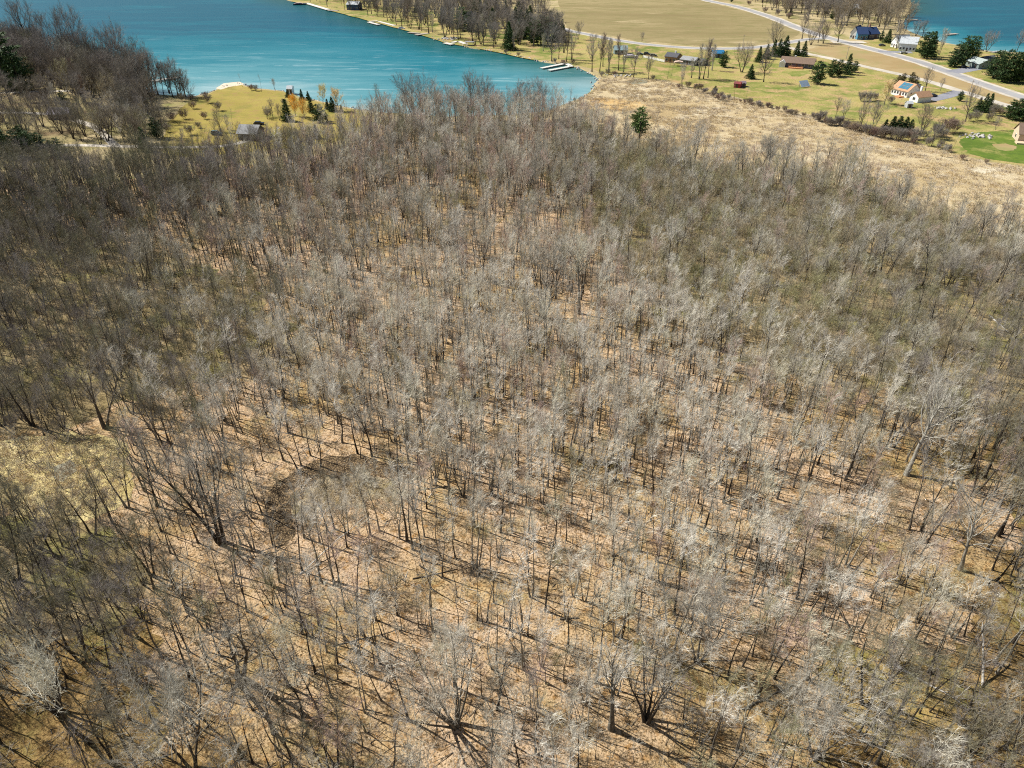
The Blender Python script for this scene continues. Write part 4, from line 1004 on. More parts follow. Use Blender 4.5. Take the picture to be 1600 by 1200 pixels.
log((655, 885), (705, 912), .10, 'dark_bark', 'fallen_log', 'lower of the crossed dark logs below the mud ring', za=.3, zb=.25, seed=12, limbs=2)
log((1530, 1165), (1592, 1120), .15, 'bark', 'fallen_log', 'grey log lying by the lower right edge of the picture', seed=13)
log((1330, 985), (1270, 940), .10, 'bark', 'dead_tree', 'bowed dead tree hanging over at the right of the lower woods', 'dead tree', za=0, zb=4.0, seed=14)
log((150, 990), (235, 968), .16, 'dark_bark', 'fallen_log', 'dark fallen limb in the thicket at the lower left', seed=15)
log((960, 870), (1005, 838), .09, 'bark', 'dead_tree', 'low arched dead trunk in the middle of the right lower woods', 'dead tree', za=.1, zb=1.6, seed=16, limbs=2)
log((865, 515), (900, 528), .14, 'dark_bark', 'fallen_log', 'dark brushy log just below the many limbed tree', seed=17, limbs=8)
def brush_pile(px, py, label, seed):
    T = Tree(seed); r_ = T.rg
    for _ in range(26):
        a = r_.uniform(0, 6.28); e = r_.uniform(.05, .9)
        T.branch(Vector((r_.uniform(-.6, .6), r_.uniform(-.6, .6), .1)), Vector((math.cos(a), math.sin(a), e)).normalized(), r_.uniform(1.5, 4.2), r_.uniform(.03, .08), 4, .2, -.02, 4, .25)
    o = empty('brush_pile', G(px, py), 0, label, 'brush pile')
    mesh_obj('branches', T.V, T.F, M['dark_bark'], o)
    T3 = Tree(seed + 1)
    for _ in range(260): T3.tw.append((Vector((r_.uniform(-1.5, 1.5), r_.uniform(-1.5, 1.5), r_.uniform(.1, 1.3))), rv(r_), r_.uniform(.5, 1.3), .016))
    v, f = T3.twig_mesh(); mesh_obj('twigs', v, f, M['twig_gray'], o)
brush_pile(812, 1025, 'tangled brush pile with upturned roots in the open leaves at lower centre', 71)
brush_pile(1190, 885, 'low dark brush heap among the trees right of the lower centre', 72)

# ------------------------------------------------------------------ shore trees, garden trees, conifers, shrubs
LONE = [ # px, py, hpx, kind, descriptor
 (1253,61,33,'lone'),(1267,70,30,'lone'),(1278,67,31,'lone'),(1286,68,30,'lone'),(1309,66,36,'lone'),
 (1092,124,60,'column'),(1099,123,63,'column'),(1106,122,56,'column'),(1112,110,44,'column'),(1159,113,42,'lone'),(1193,128,42,'lone'),
 (1065,136,40,'column'),(1048,122,26,'pole'),(1043,123,28,'pole'),(1080,122,34,'column'),(1013,124,34,'maple'),(1147,157,34,'pole'),(1166,157,24,'pole'),(1206,84,40,'lone'),
 (937,112,60,'column'),(951,113,58,'column'),(942,104,42,'maple'),(966,110,56,'column'),(974,113,46,'column'),(990,121,40,'maple'),(1003,65,14,'maple'),
 (862,96,46,'lone'),(873,92,40,'maple'),(885,96,52,'column'),(893,93,48,'column'),(925,112,52,'maple'),(903,62,26,'maple'),
 (1445,143,30,'lone'),(1469,142,18,'maple'),(1508,190,44,'lone'),(1438,213,46,'lone'),(1455,229,28,'maple'),(1486,240,32,'pole'),(1472,245,18,'maple'),
 (1343,205,46,'maple'),(1362,205,44,'maple'),(1317,188,32,'maple'),(1305,184,28,'maple'),(1555,203,20,'maple'),(1350,203,40,'pole'),
 (1541,81,30,'lone'),(1589,79,26,'lone'),(1467,86,45,'column'),(1400,76,36,'lone'),(1431,56,22,'lone'),(1441,57,20,'lone'),(1379,53,48,'lonetan'),(1402,50,48,'lonetan'),(1355,44,42,'lonetan'),(1415,48,36,'lonetan'),
 (265,146,46,'lone'),(278,149,46,'lone'),(290,151,40,'lone'),(247,148,52,'lone'),(218,142,72,'lone'),(200,136,78,'lone'),(172,128,80,'lone'),(130,118,84,'lone'),(96,112,86,'lone'),(60,104,84,'lone'),
 (232,148,60,'lone'),(240,147,56,'lone'),(256,148,50,'column'),(270,151,42,'lone'),(284,153,40,'lone'),(298,157,28,'lone'),(224,146,64,'lone'),
 (379,136,22,'pole'),(409,144,29,'pole'),(429,139,16,'maple'),(363,195,26,'pole'),(345,206,29,'lone'),(356,203,24,'maple'),(426,182,24,'maple'),(437,188,24,'maple'),(418,186,20,'maple'),
 (650,196,74,'lone'),(737,192,62,'lone'),(712,192,50,'maple'),(815,190,56,'maple'),(840,189,60,'lone'),(757,192,56,'lone'),(620,200,58,'pole'),(633,198,64,'pole'),(685,190,48,'maple'),(780,192,44,'maple'),(868,195,48,'pole'),
 (575,24,28,'lone'),(612,32,30,'lone'),(628,42,34,'lone'),(655,46,38,'lone'),(670,52,40,'lone'),(695,58,44,'lone'),(716,62,40,'lone'),(742,70,38,'lone'),(548,16,22,'lone'),
 (1190,240,30,'maple'),(1183,262,44,'pole'),(1197,264,46,'maple'),(1226,268,44,'lone'),(1090,236,28,'pole'),(1100,238,30,'pole'),(1330,276,44,'maple'),(1018,220,50,'pole'),(1052,232,44,'pole'),(1437,322,24,'pole'),(1468,330,26,'pole'),
]
for i, (px, py, hp, kd) in enumerate(LONE):
    tan = kd == 'lonetan'
    L = [KINDS['lone'][4]] if tan else (KINDS['lone'][:4] if kd == 'lone' else (KINDS['yard'] if kd == 'maple' else (KINDS['pole'][7:] if kd == 'pole' else KINDS[kd])))
    if kd == 'lone' and px < 300: L = KINDS['lone'][2:4]
    d = {'lone': 'wide crowned bare tree', 'lonetan': 'big tan crowned tree', 'column': 'tall narrow bare tree', 'maple': 'round topped bare tree', 'pole': 'thin single bare tree'}[kd]
    o = place_tree('shore_tree' if not (880 < px) else 'garden_tree', L[i % len(L)], G(px, py), height_from(px, py, hp), i * 1.3, None, 'tree', 'bare trees round the lake and gardens')
    PENDING.append((o, d, px, py))
for px, py, hp, vi, d in ((462,182,27,0,'bright orange willow standing on the golden lawn'),(477,186,25,0,'shorter orange willow beside the other orange one on the golden lawn'),(505,163,25,1,'pale yellow willow at the lake edge, left one of two'),(530,173,29,1,'pale yellow willow at the lake edge, right one of two'),(1381,163,30,1,'yellow green willow left of the orange roofed house')):
    place_tree('willow_tree', KINDS['willow'][vi], G(px, py), height_from(px, py, hp), px * .1, d, 'tree', 'willows with coloured twigs')
place_tree('pine_tree', PINE[0], G(996, 246), height_from(996, 246, 80), 0, 'single green pine standing at the marsh edge of the woods', 'tree')
CON = [(1185,97,25,'s'),(1197,92,23,'s'),(1208,88,27,'s'),(1216,89,29,'s'),(1225,88,33,'s'),(1244,87,24,'s'),(1255,88,25,'s'),(1172,123,23,'s'),(1276,131,36,'b'),(1298,120,27,'b'),(1309,119,26,'b'),(1323,116,33,'s'),(1334,113,18,'b'),
 (1130,105,25,'b'),(1444,91,42,'b'),(1452,88,40,'s'),(1491,104,36,'b'),(1503,100,44,'b'),(1516,96,40,'b'),(1485,105,18,'b'),(1551,122,44,'b'),(1565,128,50,'b'),(1578,129,48,'b'),(1591,129,52,'b'),(1603,128,50,'b'),
 (1499,158,16,'b'),(1535,175,30,'s'),(1543,173,28,'s'),(1527,174,22,'s'),(1576,186,30,'b'),(1587,188,34,'b'),(1599,188,40,'b'),(1381,207,21,'s'),(1392,207,26,'s'),(1402,208,27,'s'),(1412,208,26,'s'),(1421,207,21,'s'),
 (1376,64,15,'b'),(1386,67,22,'s'),(472,156,17,'s'),(482,156,14,'s'),(487,176,25,'s'),(512,171,17,'s'),(520,174,23,'s'),(534,176,13,'s'),(449,189,35,'s'),(499,191,29,'b'),(510,189,14,'b'),(495,216,22,'s'),(450,152,13,'s'),
 (228,236,38,'s'),(246,216,32,'b'),(10,244,42,'b'),(30,246,42,'b'),(50,244,40,'b'),(68,243,36,'b'),(83,241,22,'b'),(18,139,96,'b'),(36,143,60,'b'),(102,168,26,'b'),
 (795,78,36,'s'),(814,60,36,'s'),(823,54,32,'s'),(834,70,34,'b'),(860,46,24,'s'),(870,49,24,'s'),(878,54,20,'s'),(741,32,26,'s'),(751,32,27,'s'),(760,34,26,'s'),(776,26,21,'s'),(790,26,21,'s'),(722,48,30,'b'),(811,22,16,'b'),(809,68,18,'b'),
 (700,8,12,'s'),(712,10,14,'s'),(586,10,12,'s'),(640,8,14,'b'),(1310,10,12,'b'),(1290,22,16,'b'),(1235,24,14,'s'),(1143,3,8,'b'),(1300,30,14,'b'),(1330,26,18,'b'),(805,48,30,'s'),(845,58,28,'b'),(852,64,30,'b'),(868,66,26,'s'),(880,66,22,'s'),(828,40,26,'s'),(770,44,26,'s'),(735,48,24,'s'),(692,36,22,'s'),(652,20,18,'s'),(668,14,16,'b'),(758,14,18,'s'),(95,245,30,'b'),(0,240,44,'b'),(40,232,36,'b'),(1262,14,12,'s'),(1362,10,14,'b')]
for i, (px, py, hp, kd) in enumerate(CON):
    L = SPRUCE if kd == 's' else BROAD
    o = place_tree('spruce_tree', L[i % len(L)], G(px, py), height_from(px, py, hp * (1.25 if 640 < px < 900 and py < 90 else 1.0)), i * 1.7, None, 'tree', 'dark evergreen trees')
    w = 1.15 if kd == 'b' else (1.55 if 1375 < px < 1425 else 1.12)
    o.scale = (o.scale[0] * w, o.scale[1] * w, o.scale[2])
    PENDING.append((o, 'narrow dark spruce' if kd == 's' else 'full dark evergreen', px, py))
SHR = [(325,161,1,2.6),(302,170,0,2.2),(341,173,1,2.4),(297,211,1,2.4),(320,186,0,2.0),(288,186,0,2.6),(270,190,0,2.6),(285,158,1,2.4),(300,157,0,2.0),(322,152,0,1.8),(393,141,0,1.8),(400,142,1,1.8),(421,184,1,2.4),(262,206,1,2.2),(310,200,1,1.6),
 (445,165,2,1.8),(1114,152,2,2.0),(1122,156,0,1.8),(1130,158,2,1.6),(1170,163,0,1.8),(1184,166,2,1.6),(1200,168,0,1.6),(1230,178,0,1.4),(1278,190,2,2.2),(1290,194,0,2.0),(1308,196,2,2.4),(1322,200,0,2.2),(1335,206,0,2.4),
 (1352,210,2,2.6),(1366,213,0,2.6),(1379,216,2,3.0),(1392,218,1,3.0),(1404,220,2,3.0),(1417,220,0,2.8),(1428,218,2,2.8),(1443,217,1,2.2),(1462,213,2,3.2),(1478,208,0,4.0),(1490,207,0,3.6),(1470,218,2,2.6),(1345,158,2,2.6),(1356,158,2,2.6),
 (1366,157,2,2.2),(1390,162,1,2.2),(1553,180,2,3.0),(1563,182,0,2.6),(1545,190,1,2.2),(1525,188,1,2.4),(1514,189,1,2.2),(1425,225,0,1.6),(1075,137,0,2.0),(1060,138,0,1.6),(1020,125,1,1.6),(1100,146,2,1.6),(1503,250,0,1.4),(1540,256,0,1.2),
 (895,100,0,1.8),(880,100,0,1.6),(867,98,2,1.6),(940,120,1,1.8),(950,116,1,1.8),(960,118,0,1.6),(810,88,0,1.6),(790,84,1,1.6),(1195,20,0,3.0),(1215,24,2,3.0),(1232,29,0,3.0),(1170,8,0,2.6),(60,161,1,3.0),(50,160,1,3.0),(70,160,1,3.0)]
r9 = random.Random(9)
edge = [(1085, 139), (1120, 149), (1160, 160), (1200, 168), (1240, 178), (1280, 189), (1320, 200), (1370, 213), (1430, 224), (1490, 240)]
for _ in range(62):
    k9 = r9.randrange(len(edge) - 1); t9 = r9.random(); a9, b9 = edge[k9], edge[k9 + 1]
    SHR.append((a9[0] + (b9[0] - a9[0]) * t9 + r9.gauss(0, 2), a9[1] + (b9[1] - a9[1]) * t9 + r9.gauss(0, 1.3), r9.choice((0, 0, 2, 2, 1)), r9.uniform(.8, 2.0) * (1.3 if a9[0] > 1270 else .9)))
for i, (px, py, vi, s) in enumerate(SHR):
    m = KINDS['shrub'][vi]
    o = place_tree('shrub', m, G(px, py), s * 1.25, i * .9, None, 'shrub', 'leafless shrubs along the garden edges')
    o.scale = (o.scale[0] * 1.35, o.scale[1] * 1.35, o.scale[2])
    PENDING.append((o, ['reddish shrub', 'dark shrub', 'grey shrub'][vi], px, py))
CEDAR = [conifer(90 + i, 5.0, 2.0, mat='needles_brown', loose=0.4, tiers=16, per=12, start=.05) for i in range(2)]
for i, (px, py, hp, lab) in enumerate(((1390, 141, 10, 'low brown cedar at the left end of the hedge behind the orange roofed house'), (1396, 134, 11, 'second brown cedar from the left in the hedge behind the orange roofed house'), (1403, 129, 12, 'middle brown cedar of the hedge behind the orange roofed house'),
        (1411, 127, 13, 'second brown cedar from the right in the hedge behind the orange roofed house'), (1423, 131, 18, 'tall rounded brown cedar at the right end of the hedge behind the orange roofed house'), (1429, 134, 15, 'dark rounded cedar just right of the tall brown one behind the orange roofed house'))):
    place_tree('cedar_tree', CEDAR[i % 2], G(px, py), height_from(px, py, hp), i * 1.1, lab, 'tree', 'cedars of the hedge behind the orange roofed house')
place_tree('evergreen_bush', BROAD[0], G(1117, 145), 3.4, 0, 'small round yellow green bush at the lawn edge below the cottages', 'bush')

# ------------------------------------------------------------------ houses
HM = {}
def hm(name, col, roof=False):
    k = (name, roof)
    if k not in HM: HM[k] = roof_mat(name, col) if roof else flat_mat(name, col, 0.75, 0.25, 0.12, 1.0)
    return HM[k]
WHITE = flat_mat('white_siding', (0.78, 0.77, 0.74), 0.7, 0.3, 0.08, 0.8)
GLASS = flat_mat('window_glass', (0.03, 0.04, 0.055), 0.15, 0.6, 0.2, 0.5)
DECKW = flat_mat('deck_wood', (0.52, 0.24, 0.11), 0.85, 0.2, 0.2, 2.0)
GREYW = flat_mat('weathered_wood', (0.36, 0.31, 0.26), 0.9, 0.15, 0.25, 2.0)
PALEW = flat_mat('pale_dock_wood', (0.62, 0.58, 0.52), 0.85, 0.2, 0.15, 2.0)
def house(name, label, C, D, depth, hw, rh, wall, roof, cat='house', ridge='long', over=0.5, wins=3, door=True, chimney=None, gable_wins=1, end_win=True):
    """C and D: photographed foot of two corners; the building goes back from the wall C-D by depth.
    local x runs from the left corner to the right one, local y away from the camera"""
    a, b = G(*C), G(*D)
    if C[0] > D[0]: a, b = b, a
    L = (b - a).length; ang = math.atan2(b.y - a.y, b.x - a.x); W = depth
    o = empty(name, a, ang, label, cat)
    m = MB().box(0, 0, -0.2, L, W, hw)
    if ridge == 'long': 
        m.prism([(0, hw), (W, hw), (W/2, hw + rh)], 0.01, L - 0.01, 'x')
    else: m.prism([(0, hw), (L, hw), (L/2, hw + rh)], 0.01, W - 0.01, 'y')
    m.make('wall', wall, o)
    # roof: two slabs with thickness
    t = 0.16
    r = MB()
    if ridge == 'long':
        for s, y0 in ((1, -over), (-1, W + over)):
            yb = hw - rh * over / (W/2)
            pr = [(y0, yb + 0.04), (W/2, hw + rh + 0.04), (W/2, hw + rh + 0.04 + t), (y0, yb + t + 0.04)]
            if s < 0: pr = pr[::-1]
            r.prism(pr, -over, L + over, 'x')
    else:
        for s, x0 in ((1, -over), (-1, L + over)):
            xb = hw - rh * over / (L/2)
            pr = [(x0, xb + 0.04), (L/2, hw + rh + 0.04), (L/2, hw + rh + 0.04 + t), (x0, xb + t + 0.04)]
            if s > 0: pr = pr[::-1]
            r.prism(pr, -over, W + over, 'y')
    ro = r.make('roof', roof, o)
    def window(x, z, w, h, face):
        f = MB(); g = MB()
        if face == 'front':
            f.box(x - w/2 - .08, -0.07, z - .08, x + w/2 + .08, 0.02, z + h + .08); g.box(x - w/2, -0.09, z, x + w/2, -0.06, z + h)
        elif face == 'left':
            f.box(-0.07, x - w/2 - .08, z - .08, 0.02, x + w/2 + .08, z + h + .08); g.box(-0.09, x - w/2, z, -0.06, x + w/2, z + h)
        else:
            f.box(L - 0.02, x - w/2 - .08, z - .08, L + 0.07, x + w/2 + .08, z + h + .08); g.box(L + 0.06, x - w/2, z, L + 0.09, x + w/2, z + h)
        fo = f.make('window', WHITE, o); g.make('pane', GLASS, fo)
    slots = wins + (1 if door else 0)
    for i in range(slots):
        x = L * (i + .5) / slots
        if door and i == slots // 2:
            MB().box(x - .5, -0.06, 0, x + .5, 0.02, 2.1).make('door', hm('door_paint', (.12, .08, .06)), o)
        else: window(x, 1.0, min(1.4, L / slots * .55), 1.2, 'front')
    if end_win and W > 4:
        for x in (W * .3, W * .7): window(x, 1.0, 1.1, 1.2, 'left'); window(x, 1.0, 1.1, 1.2, 'right')
    if chimney: 
        cx, cy, ch = chimney
        MB().box(cx - .45, cy - .45, hw, cx + .45, cy + .45, hw + rh + ch).make('chimney', WHITE if chimney[2] < 2 else hm('brick', (.3, .16, .11)), ro)
    return o, L, W
BROWN = hm('brown_shingles', (0.21, 0.145, 0.105), True); ORANGE = hm('orange_shingles', (0.50, 0.29, 0.17), True)
GREYR = hm('grey_shingles', (0.30, 0.30, 0.30), True); NAVY = hm('navy_roof', (0.03, 0.055, 0.13), True); DGREY = hm('dark_roof', (0.10, 0.10, 0.11), True)
PALER = hm('pale_roof', (0.50, 0.52, 0.53), True); BLUER = hm('blue_roof', (0.03, 0.17, 0.33), True); GREENR = hm('green_grey_roof', (0.34, 0.38, 0.36), True)

# brown bungalow
o, L, W = house('bungalow', 'wide brown roofed bungalow with orange deck and slate blue walls', (1219, 104), (1269, 108), 9.0, 2.7, 2.3, hm('slate_wall', (0.10, 0.11, 0.16)), BROWN, ridge='long', over=.7, wins=4, chimney=(7, 5.0, .8))
MB().box(-.6, -2.0, 0, 2.8, -0.1, 2.5).prism([(-.7, 2.5), (2.9, 2.5), (1.1, 3.9)], -2.1, 2.2, 'y').make('porch', WHITE, o)
d = MB().box(5.0, -3.6, 0.0, L - 5, -0.1, 0.55)
dk = d.make('deck', DECKW, o)
rl = MB()
for i in range(9): rl.box(5.0 + (L - 10.1) * i / 8, -3.6, .55, 5.1 + (L - 10.1) * i / 8, -3.5, 1.5)
rl.box(5.0, -3.62, 1.5, L - 5, -3.48, 1.6); rl.make('railing', DECKW, dk)
land(1243, 104, 'the brown roofed bungalow')
# orange-roofed house
o, L, W = house('farmhouse', 'white house with orange shingle roof and blue roof panel', (1391, 147), (1416, 153), 9.0, 3.0, 3.0, WHITE, ORANGE, over=.4, wins=5, chimney=(12, 6.2, -.6))
sl_ = 3.0 / 4.5
pm = MB()
for i in range(3):
    for j in range(2):
        x0 = 3.0 + i * 1.9; t0 = .12 + .4 * j
        y0, y1 = 4.5 * t0, 4.5 * (t0 + .36); z0, z1 = 3.0 + 3.0 * t0 + .30, 3.0 + 3.0 * (t0 + .36) + .30
        k = len(pm.v)
        pm.v += [Vector((x0, y0, z0)), Vector((x0 + 1.7, y0, z0)), Vector((x0 + 1.7, y1, z1)), Vector((x0, y1, z1)), Vector((x0, y0, z0 - .08)), Vector((x0 + 1.7, y0, z0 - .08)), Vector((x0 + 1.7, y1, z1 - .08)), Vector((x0, y1, z1 - .08))]
        pm.f += [(k,k+1,k+2,k+3),(k+4,k+7,k+6,k+5),(k,k+4,k+5,k+1),(k+1,k+5,k+6,k+2),(k+2,k+6,k+7,k+3),(k+3,k+7,k+4,k)]
pm.make('roof_panel', hm('blue_panel', (0.04, 0.16, 0.24)), o)
MB().box(5, -3.4, 0, L - 1.5, -.1, .5).make('deck', DECKW, o)
land(1403, 148, 'the orange roofed house')
house('house_wing', 'slate grey roofed wing joined to the right of the orange roofed house', (1419, 150), (1438, 149), 6.5, 2.8, 2.0, hm('slate_wall', (0.10, 0.11, 0.16)), DGREY, over=.3, wins=2, door=False)
house('garage', 'small white garage with tan roof beside the driveway', (1420, 157.5), (1433, 161), 8.5, 2.6, 1.9, WHITE, ORANGE, 'garage', ridge='perp', over=.4, wins=1, door=False, end_win=False)
house('garden_shed', 'tiny grey garden shed on the lawn below the orange roofed house', (1417, 169), (1425, 169), 3.0, 1.9, .9, hm('pale_shed', (.38, .39, .38)), PALER, 'shed', over=.2, wins=0, door=True, end_win=False)
# far right tan house
o, L, W = house('tan_house', 'tan gabled house with dark brown roof cut by the right edge', (1581, 213), (1589, 222), 11.0, 3.2, 3.2, hm('tan_wall', (.58, .43, .31)), BROWN, ridge='perp', over=.4, wins=1, door=False)
MB().box(L + .4, -1.0, 0, L + 4, 5, .6).make('terrace', hm('tan_stone', (.6, .45, .3)), o)
land(1592, 212, 'the tan house')
# blue-roofed house
house('blue_house', 'blue house with navy roof left of the white house by the bay', (1339, 62), (1355, 62), 12.0, 3.6, 3.8, hm('blue_wall', (.07, .20, .30)), NAVY, over=.5, wins=3)
house('white_gable_house', 'white gabled front house joined left of the blue one', (1327, 60), (1338, 61), 13.0, 4.2, 3.4, WHITE, NAVY, ridge='perp', over=.4, wins=2)
house('dark_house', 'dark brown roofed house with pale gable right of the blue one', (1357, 61), (1373, 60), 11.0, 3.2, 3.6, hm('brown_wall', (.14, .10, .09)), NAVY, over=.5, wins=3, chimney=(4, 6, 2.2))
land(1348, 60, 'the blue house')
# white house by the bay
house('white_house', 'long white house with pale grey roof by the bay', (1403, 79), (1429, 81), 10.0, 4.6, 3.4, WHITE, PALER, over=.5, wins=4)
house('white_annex', 'white gabled annex at the left end of the long white house', (1391, 73), (1401, 75), 11.0, 4.0, 3.2, WHITE, PALER, ridge='perp', over=.4, wins=2)
land(1415, 78, 'the long white house')
o, L, W = house('green_garage', 'low garage with grey green roof between the dark evergreens', (1508, 102), (1528, 108), 8.5, 2.8, 2.0, hm('sage_wall', (.20, .24, .22)), GREENR, 'garage', over=.5, wins=1)
house('boathouse', 'long low dark roofed hut by the bay behind the grey green garage', (1540, 99), (1556, 97), 6.0, 2.2, 1.1, hm('slate_wall', (0.10, 0.11, 0.16)), DGREY, 'shed', over=.3, wins=2)
land(1518, 104, 'the grey green garage')
# the row of cottages above the bright lawn
house('boathouse', 'pale teal roofed boathouse behind the tall narrow trees', (960, 85), (980, 85), 7.0, 2.6, 2.0, hm('teal_wall', (.20, .28, .29)), hm('teal_roof', (.24, .33, .34), True), 'shed', over=.4, wins=3)
house('cottage', 'tan walled cottage with white chimney in the row above the bright lawn', (1038, 97), (1056, 99), 8.0, 3.3, 1.7, hm('tan_brick', (.36, .22, .12)), hm('dark_roof', (0.10, 0.10, 0.11), True), over=.4, wins=2, chimney=(5, 4, 1.2))
house('cottage', 'long grey roofed cottage at the right end of the cottage row', (1062, 100), (1084, 103), 7.5, 2.7, 1.4, hm('grey_wall', (.22, .22, .24)), GREYR, over=.4, wins=4)
house('shed', 'dark shed at the far right of the cottage row', (1085, 101), (1096, 103), 6.0, 2.2, 1.2, hm('slate_wall', (0.10, 0.11, 0.16)), DGREY, 'shed', over=.3, wins=1)
land(1045, 98, 'the tan cottage'); land(970, 86, 'the teal boathouse')
house('blue_shed', 'shed with bright blue roof below the side road', (1114, 90), (1131, 90), 6.5, 2.4, 1.4, hm('grey_wall', (.22, .22, .24)), BLUER, 'shed', over=.4, wins=2)
land(1122, 90, 'the bright blue roofed shed')
house('red_shed', 'small red shed on the open lawn', (1146, 137), (1156, 138), 3.2, 2.0, .8, hm('red_paint', (.35, .05, .05)), hm('red_roof', (.24, .06, .06), True), 'shed', over=.2, wins=0, door=True, end_win=False)
house('small_hut', 'small brown purple hut just right of the red shed', (1158, 136), (1165, 136), 3.2, 1.7, .9, hm('purple_brown', (.20, .13, .15)), hm('purple_roof', (.26, .19, .21), True), 'hut', over=.2, wins=0, door=True, end_win=False)
land(1151, 137, 'the red shed')
house('slate_cottage', 'dark blue cottage with pale roof on the far shore', (542, 15.5), (560, 16), 10, 4.4, 2.2, hm('blue_slate', (.06, .10, .18)), PALER, over=.4, wins=3)
house('white_cottage', 'narrow pale blue cottage among the far shore trees', (723, 37), (733, 38), 8, 5.0, 3.4, hm('pale_blue', (.55, .62, .68)), GREYR, ridge='perp', over=.3, wins=2)
house('lodge', 'pale roofed lodge hidden in the trees at the top right', (1330, 21), (1346, 22), 10, 4, 3, hm('pale_blue', (.55, .62, .68)), PALER, over=.4, wins=3)
land(551, 15, 'the dark blue cottage'); land(728, 36, 'the narrow pale cottage'); land(1338, 21, 'the hidden lodge')
house('grey_cottage', 'grey roofed cottage at the upper edge of the woods, left of centre', (373, 219), (402, 220), 8.0, 2.8, 2.4, hm('dark_wall', (.09, .08, .08)), GREYR, over=.5, wins=3)
land(388, 219, 'the grey roofed cottage')
house('lake_cabin', 'little white cabin at the lake edge beside the small spruces', (449, 147), (457, 147), 4.0, 2.4, 1.2, WHITE, PALER, 'cabin', over=.2, wins=1)
house('drive_cottage', 'low purple grey roofed cottage by the gravel drive at the upper left', (76, 187), (108, 187), 8.0, 2.4, 1.8, hm('grey_wall', (.22, .22, .24)), hm('purple_grey', (.20, .18, .21), True), over=.5, wins=3)
land(92, 187, 'the purple grey roofed cottage'); land(453, 147, 'the little white cabin')

# ------------------------------------------------------------------ vehicles
TYRE = flat_mat('tyre', (.02, .02, .02), .9, .1); 
def car(px, py, rz, col, label, suv=False, name='parked_car'):
    p = G(px, py); o = empty(name, p, rz, label, 'car')
    pm = flat_mat('car_paint', col, .3, .5, .05, 1.0)
    h = 1.75 if suv else 1.45
    prof = [(-2.2, .35), (2.2, .35), (2.25, .75), (2.0, .92), (1.2, 1.0), (-2.0, 1.02), (-2.25, .9)]
    b = MB().prism(prof, -.88, .88, 'y'); b.make('body', pm, o)
    top = [(1.15, .99), (.45, h), (-1.5 if not suv else -1.9, h), (-2.0 if not suv else -2.15, 1.0)]
    cb = MB().prism(top, -.76, .76, 'y').make('cabin', GLASS, o)
    MB().box(-1.55 if not suv else -1.9, -.74, h, .4, .74, h + .05).make('roof', pm, o)
    for x in (-1.35, 1.4):
        for s in (-1, 1):
            w = MB(); w.tube([Vector((x, s * .70, .33)), Vector((x, s * .92, .33))], [.33, .33], 10); w.f.append(tuple(range(9, -1, -1))); w.make('wheel', TYRE, o)
    return o
car(1287, 105, R(15), (.03, .03, .04), 'black suv parked right of the brown roofed bungalow', True)
car(1378, 72, R(10), (.03, .04, .06), 'dark car parked left of the long white house')
car(1412, 84, R(-5), (.45, .46, .48), 'silver car parked in front of the long white house')
car(1457, 151, R(20), (.02, .03, .06), 'dark blue car on the paved driveway of the orange roofed house')
car(1505, 106, R(30), (.02, .02, .025), 'black car on the drive of the grey green garage')
car(1000, 86, R(-15), (.06, .09, .08), 'dark green car, leftmost of three parked by the cottage row')
car(1011, 86, R(-12), (.04, .05, .08), 'navy suv parked between two others by the cottage row', True)
car(1021, 88, R(-12), (.10, .10, .11), 'charcoal car, rightmost of three parked by the cottage row')
car(405, 195, R(5), (.02, .02, .025), 'black car on the golden lawn near the grey roofed cottage')
car(339, 211, R(-10), (.12, .19, .19), 'grey teal van parked left of the grey roofed cottage', True)

# ------------------------------------------------------------------ docks, boats, fence, garden things
def slab(name, A, B_, w, label=None, cat='dock', mat=None, parent=None, posts=True, z=0.15):
    """a dock on posts from A to B (photographed points on the water)"""
    a, b = G(*A), G(*B_); w *= 1.5
    L = (b - a).length; ang = math.atan2(b.y - a.y, b.x - a.x)
    if parent is None: o = empty(name, Vector((a.x, a.y, -0.45)), ang, label, cat); root = o; T = None
    else: root = parent; o = parent
    # local frame of the root
    ra = root.rotation_euler.z; off = Vector((a.x - root.location.x, a.y - root.location.y, 0)); off.rotate(Quaternion((0, 0, 1), -ra)); la = ang - ra
    Mx = Matrix.Translation(off) @ Matrix.Rotation(la, 4, 'Z')
    n = max(1, int(L / 3.0))
    for i in range(n):
        MB().box(L * i / n + .04, -w/2, z + .45, L * (i + 1) / n - .04, w/2, z + .63, Mx).make('deck_section', mat or PALEW, root)
    if posts:
        pm = MB()
        for i in range(n + 1):
            for s in (-1, 1): pm.box(L * i / n - .09, s * w/2 - .09, -.9, L * i / n + .09, s * w/2 + .09, z + .75, Mx)
        pm.make('posts', GREYW, root)
    return root
d = slab('u_shaped_dock', (846, 107), (884, 99.5), 1.8, 'white U shaped dock at the right end of the lake')
slab('', (858, 110.5), (893, 104), 1.8, parent=d); slab('', (884, 99.5), (893, 104.5), 1.8, parent=d)
land(868, 104, 'the U shaped dock')
d = slab('dock', (576, 35), (592, 39), 2.0, 'white floating dock with two arms on the far shore'); slab('', (577, 34), (590, 33), 2.0, parent=d); slab('', (592, 34), (617, 40.5), 1.8, parent=d)
land(595, 36, 'the two armed dock')
slab('dock', (478, 5), (513, 15.5), 3.0, 'long pale breakwater dock at the top of the lake', mat=PALEW)
slab('dock', (513, 16.5), (528, 17), 3.2, 'short squat dock at the end of the long breakwater', mat=GREYW)
d = slab('dock', (638, 51), (655, 52.5), 2.4, 'weathered brown double dock on the far shore', mat=GREYW); slab('', (650, 55), (668, 52.5), 2.8, parent=d, mat=GREYW)
land(652, 53, 'the brown double dock')
